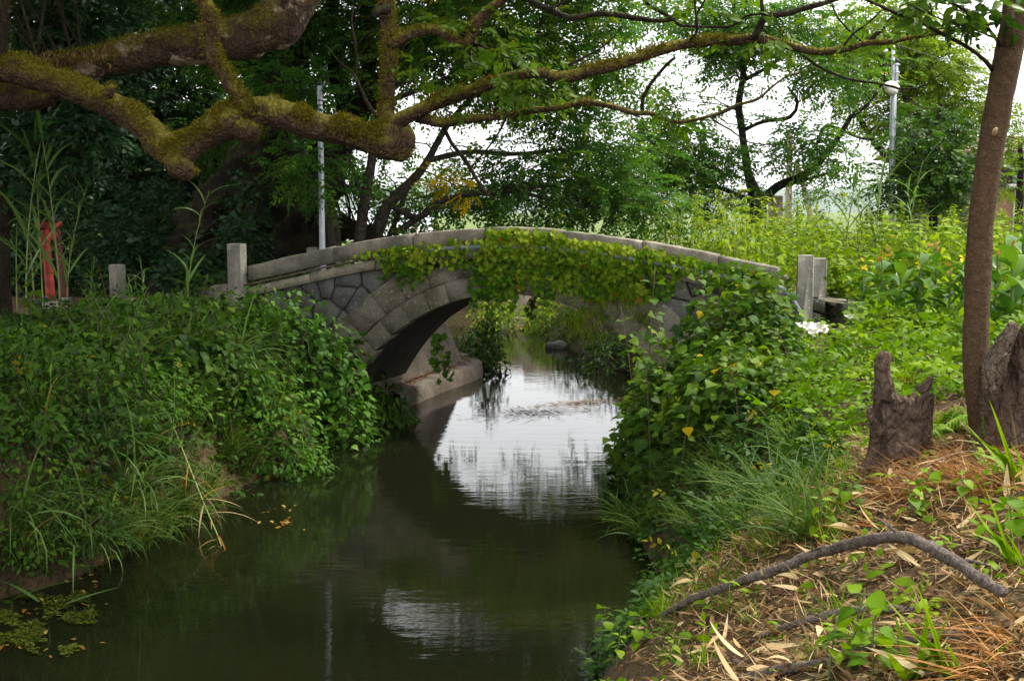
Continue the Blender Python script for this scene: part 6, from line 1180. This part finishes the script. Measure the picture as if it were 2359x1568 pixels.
hood_ = part('luminaire_hood', [(*P(2070, 200, Y - .06), .03), (*P(2062, 203, Y - .1), .085), (*P(2050, 200, Y - .2), .1), (*P(2040, 197, Y - .28), .04)], 'porcelain', 16, .04); glass_ = part('luminaire_glass', [(*P(2064, 212, Y - .12), .04), (*P(2054, 210, Y - .2), .085), (*P(2045, 206, Y - .27), .05)], 'lamp_glass', 16, .04); glass_.parent = hood_
for k, (a, b, lab) in enumerate([((P(2042, 118, Y), P(1840, 150, 27)), .0, 'thin wire running left from the lamp insulator'), ((P(2068, 104, Y), P(2420, 190, 30)), .0, 'thin wire running right from the lamp top')]):
    mb = MB(); m1 = (a[0] + a[1]) / 2 - np.array([0, 0, .12]); V, T, _ = tube([(*a[0], .005), (*m1, .005), (*a[1], .005)], .3, 5); mb.add(V, T); tag(mb.build('wire', M['wire'], None, True), lab, 'wire')
for lab, rows in [('upright weathered wooden post beyond the forked tree', [(1816, 500, 16, 40), (1818, 420, 15, 40), (1820, 300, 14, 40)]), ('leaning wooden post beyond the forked tree', [(1863, 480, 13, 40), (1850, 420, 13, 40), (1833, 372, 13, 40)]), ('thin leaning stake left of the wooden posts', [(1812, 430, 6, 39), (1800, 400, 5, 39)])]:
    t = thing('wooden_post', lab, 'post', P(rows[0][0], 560, rows[0][3]), 0, 'weathered posts in the far field'); rw = vpath(rows); b0 = np.array(rw[0][:3]); e = (b0 - np.array(rw[-1][:3])); rw = [(*(b0 + e * ((b0[2] - 1.5) / max(.2, -e[2]) if False else .9)), rw[0][3])] + rw; limb(t, rw, M['wood_pole'], 'shaft', .3, 10, .06)
# shrine gate
gy = 17.6; g1 = P(119, 720, gy); g1[2] = hz(g1[0], g1[1]); g2 = P(153, 714, 18.9); g2[2] = hz(g2[0], g2[1]); gate = thing('torii_gate', 'small red shrine gate half hidden by tall reeds', 'gate', g1); lo = np.array(gate.location)
dirg = unit(g2 - g1)
def gpart(name, rows, mat, sides=14): mb = MB(); V, T, _ = tube(rows, .15, sides); mb.add(V, T); return mb.build(name, M[mat], gate, True, off=lo)
ztop_ = P(108, 520, gy)[2]; zn = P(110, 547, gy)[2]
t1 = g1 + np.array([-.05, 0, 0]); t2 = g2 + np.array([-.12, 0, 0])
gp1 = gpart('pillar', [(*(g1 + [0, 0, .15]), .068), (*t1[:2], ztop_ - .05, .055)], 'red_paint'); gp2 = gpart('pillar', [(*(g2 + [0, 0, .05]), .068), (*t2[:2], ztop_ - .05, .055)], 'red_shaded'); pl1 = gpart('plinth', [(*(g1 + [0, 0, -.1]), .1), (*(g1 + [0, 0, .16]), .09)], 'stone_grey'); pl2 = gpart('plinth', [(*(g2 + [0, 0, -.1]), .1), (*(g2 + [0, 0, .08]), .09)], 'stone_grey')
pl1.parent = gp1; pl2.parent = gp2
def bar(name, z, ext, h, wd, mat, up=0.0):
    a = np.array([*t1[:2], z]) - dirg * ext; b = np.array([*t2[:2], z]) + dirg * ext; s = np.array([-dirg[1], dirg[0], 0]) * wd / 2; V = []
    for q in np.linspace(0, 1, 9):
        c_ = a + (b - a) * q + np.array([0, 0, up * (2 * q - 1) ** 2]); V += [c_ - s, c_ + s, c_ + s + [0, 0, h], c_ - s + [0, 0, h]]
    T = [(4 * k + j, 4 * k + 4 + j, 4 * k + 4 + (j + 1) % 4, 4 * k + (j + 1) % 4) for k in range(8) for j in range(4)] + [(3, 2, 1, 0), (32, 33, 34, 35)]; mb = MB(); mb.add(np.array(V), q2t(T)); mb.build(name, M[mat], gate, off=lo)
bar('lintel', ztop_ - .06, .45, .1, .12, 'red_paint', .05); bar('lintel_cap', ztop_ + .045, .5, .04, .16, 'black_cap', .05); bar('tie_beam', zn - .05, .28, .1, .06, 'red_paint')
mb = MB(); c_ = (t1 + t2) / 2; V, T = box(c_[0] - .05, c_[0] + .05, c_[1] - .05, c_[1] + .05, zn + .055, ztop_ - .065); mb.add(V, T); mb.build('strut', M['red_paint'], gate, off=lo)
# bird
bc = P(86, 706, 17.2); bc[2] = hz(bc[0], bc[1]); bird = thing('bird', 'small dark bird standing on the ground beside the red gate', 'bird', bc)
V, T, _ = tube([(-.2, 0, .075, .006), (-.14, 0, .09, .022), (-.07, 0, .11, .045), (0, 0, .125, .058), (.06, 0, .145, .048), (.095, 0, .18, .03), (.115, 0, .205, .034), (.14, 0, .205, .024), (.158, 0, .2, .01), (.185, 0, .195, .002)], .012, 14); mb = MB(); mb.add(V, T); mb.build('body', M['bird_feather'], bird, True)
for s_ in (-.02, .02):
    V, T, _ = tube([(0, s_, .09, .006), (.005, s_, .04, .004), (0, s_, .0, .004), (.03, s_, .0, .003)], .01, 6); mb = MB(); mb.add(V, T); mb.build('leg', M['pipe_rust'], bird)
# plastic bags
for (vx, vy, sx, sy, lab) in [(1878, 740, .19, .13, 'crumpled white plastic bag on the ground below the kerb'), (1968, 738, .09, .1, 'scrap of white plastic at the foot of the first canna')]:
    c = hit(vx, vy); c = P(vx, vy, min(c[1], 14.3)); c[2] = hz(c[0], c[1]) + .03; n = 26; gx_, gy_ = np.meshgrid(np.linspace(-1, 1, n), np.linspace(-1, 1, n)); pp = np.stack([gx_, gy_, 0 * gx_], -1); h_ = np.abs(fbm(pp * 2.2 + vx, 4)) * .55 * np.clip(1.15 - gx_ ** 2 * .9 - gy_ ** 2 * .9, 0, 1); wob = 1 + .25 * fbm(pp * 1.7 + 5 + vx, 3)
    V = np.stack([gx_ * sx * wob * .85, gy_ * sy * wob, .012 + h_ * .16], -1).reshape(-1, 3); V[:, :2] += .02 * np.stack([vnoise(V * 30), vnoise(V * 30 + 9)], -1); i = np.arange(n - 1)[:, None] * n; j = np.arange(n - 1)[None, :]; Q = np.stack([i + j, i + j + 1, i + n + j + 1, i + n + j], -1).reshape(-1, 4)
    tag(link('plastic_bag', new_mesh('plastic_bag', V, q2t(Q), M['white_plastic'], rng.random(len(V)) * .3 + .5), None, c + np.array([0, -.02, .05]), (.45, 0, .4)), lab, 'bag')
for k in range(9):
    c = hit(rng.uniform(1840, 1960), rng.uniform(755, 790)); d_ = rdir(1)[0]; V, T = box(-.05, .05, -.04, .04, -.03, .04, .012); V = V * (1 + .3 * vnoise(V * 30 + k * 3))[:, None]; tag(link('rubble_stone', new_mesh('rubble_stone', V, T, M['stone_grey']), None, c + np.array([0, 0, .02]), tuple(rng.uniform(0, 3, 3)), rng.uniform(.6, 1.6)), 'small grey stone on the bare patch near the plastic bag', 'stone', 'stones below the kerb')

# ------------------------------------------------------------------ buildings and hills beyond
HY = 38.0
def hx(vx): return (vx - VCX) / VF * HY
def hzv(vy): return P(VCX, vy, HY)[2]
house = thing('house', 'brown tiled house with white eaves behind the fruit tree', 'house', (hx(2300), HY, 1.6)); lo = np.array(house.location)
def hbox(name, x0, x1, y0, y1, v0, v1, mat, parent=house, b=0): V, T = box(hx(x0), hx(x1), HY + y0, HY + y1, hzv(v0), hzv(v1), b); return link(name, new_mesh(name, V - lo, T, M[mat]), parent)
hbox('wall', 2200, 2620, .3, 6, 600, 365, 'house_wall'); hbox('brick_wall', 2255, 2620, -.3, .28, 600, 432, 'house_brick'); hbox('fascia', 2150, 2640, -.55, .28, 365, 350, 'white_wall'); hbox('canopy', 2300, 2640, -.75, -.32, 436, 425, 'white_wall')
hbox('door_frame', 2318, 2330, -.38, -.31, 600, 438, 'white_wall'); hbox('door_frame', 2352, 2364, -.38, -.31, 600, 438, 'white_wall'); hbox('door_panel', 2331, 2351, -.35, -.31, 600, 438, 'house_brick')
for x0, x1 in ((2330, 2360), (2362, 2395)):
    wi = hbox('window', x0, x1, .2, .27, 396, 366, 'window_glass'); hbox('shutter', x0, x1, .15, .26, 424, 398, 'shutter')
x0, x1, za, zb = hx(2140), hx(2650), hzv(350), hzv(300); nr_ = 10
for k in range(nr_):
    f0, f1 = k / nr_, (k + 1) / nr_; y0, y1 = HY - .75 + 3.6 * f0, HY - .75 + 3.6 * f1; q0, q1 = za + (zb - za) * f0, za + (zb - za) * f1
    V = np.array([(x0, y0, q0 + .02), (x1, y0, q0 + .02), (x1, y1, q1), (x0, y1, q1), (x0, y0, q0 - .03), (x1, y0, q0 - .03)]); T = np.array([(0, 1, 2), (0, 2, 3), (4, 5, 1), (4, 1, 0)]); link('tile_course', new_mesh('tile_course', V - lo, T, M['roof_tile']), house)
V = np.array([(x0, HY + 2.85, zb), (x1, HY + 2.85, zb), (x1, HY + 6.5, za), (x0, HY + 6.5, za)]); link('roof_back', new_mesh('roof_back', V - lo, np.array([(0, 1, 2), (0, 2, 3)]), M['roof_tile']), house)
wb = thing('white_building', 'pale building with a low gable glimpsed left of the bridge crown', 'building', P(930, 545, 60)); lo = np.array(wb.location); c = P(925, 540, 60)
V, T = box(-3.2, 1.2, 0, 5, -1.2, .55); link('wall', new_mesh('wall', V, T, M['white_wall']), wb); V = np.array([(-3.4, -.2, .55), (1.4, -.2, .55), (1.4, 2.5, 1.35), (-3.4, 2.5, 1.35), (1.4, 5.2, .55), (-3.4, 5.2, .55)]); link('roof', new_mesh('roof', V, np.array([(0, 1, 2), (0, 2, 3), (3, 2, 4), (3, 4, 5)]), M['shutter']), wb)
V, T = box(.5, .75, -1.5, -1.3, -1.2, .95); link('pillar', new_mesh('pillar', V, T, M['concrete']), wb)
V, T = box(-.16, .16, -.2, .2, 0, 1.75, .03); c = P(1786, 500, 33); c[2] = 1.5; tag(link('concrete_pillar', new_mesh('concrete_pillar', V, T, M['concrete']), None, c), 'grey concrete block behind the forked tree base', 'pillar')

# far hills, field hedge and the air before them
def ridge(name, Yr, x0, x1, vtop, amp, mat, seed, n=120):
    xs = np.linspace(x0, x1, n); zt = np.array([P(VCX, vtop, Yr)[2]] * n) * (1 + amp * fbm(np.column_stack([xs / (abs(x1 - x0) / 9) + seed, 0 * xs, 0 * xs]), 4)); zt = np.maximum(zt, 4)
    rows = [np.column_stack([xs, np.full(n, Yr - 1.6 * zt.max()), np.full(n, 1.0)]), np.column_stack([xs, np.full(n, Yr - .7 * zt.max()), zt * .62 + 3 * fbm(np.column_stack([xs / 60, 0 * xs, 0 * xs]), 3)]), np.column_stack([xs, np.full(n, Yr), zt]), np.column_stack([xs, np.full(n, Yr + 2 * zt.max()), np.full(n, 1.0)])]
    V = np.concatenate(rows); i = np.arange(3)[:, None] * n; j = np.arange(n - 1)[None, :]; Q = np.stack([i + j, i + j + 1, i + n + j + 1, i + n + j], -1).reshape(-1, 4)
    o = link(name, new_mesh(name, V, q2t(Q), mat, smooth=True)); o['kind'] = 'structure'
M['hill'] = plain('hill', (0.06, 0.1, 0.05), 0.9, 0, .4, .02, .1, 0)
ridge('hills', 4300, -3600, 3600, 438, .35, M['hill'], 3.0)
hv, ht = box(-4600, 4600, -30, 5000, -2, 300); haze_m = bpy.data.materials.new('haze'); haze_m.use_nodes = True; hn = haze_m.node_tree; hn.nodes.clear(); ho = hn.nodes.new('ShaderNodeOutputMaterial'); pv = hn.nodes.new('ShaderNodeVolumePrincipled')
pv.inputs['Color'].default_value = (0.86, 0.93, 1.0, 1); pv.inputs['Density'].default_value = 0.0001; pv.inputs['Anisotropy'].default_value = 0.2; hn.links.new(pv.outputs[0], ho.inputs['Volume'])
hz_o = link('haze', new_mesh('haze', hv, ht, haze_m)); hz_o['kind'] = 'stuff'
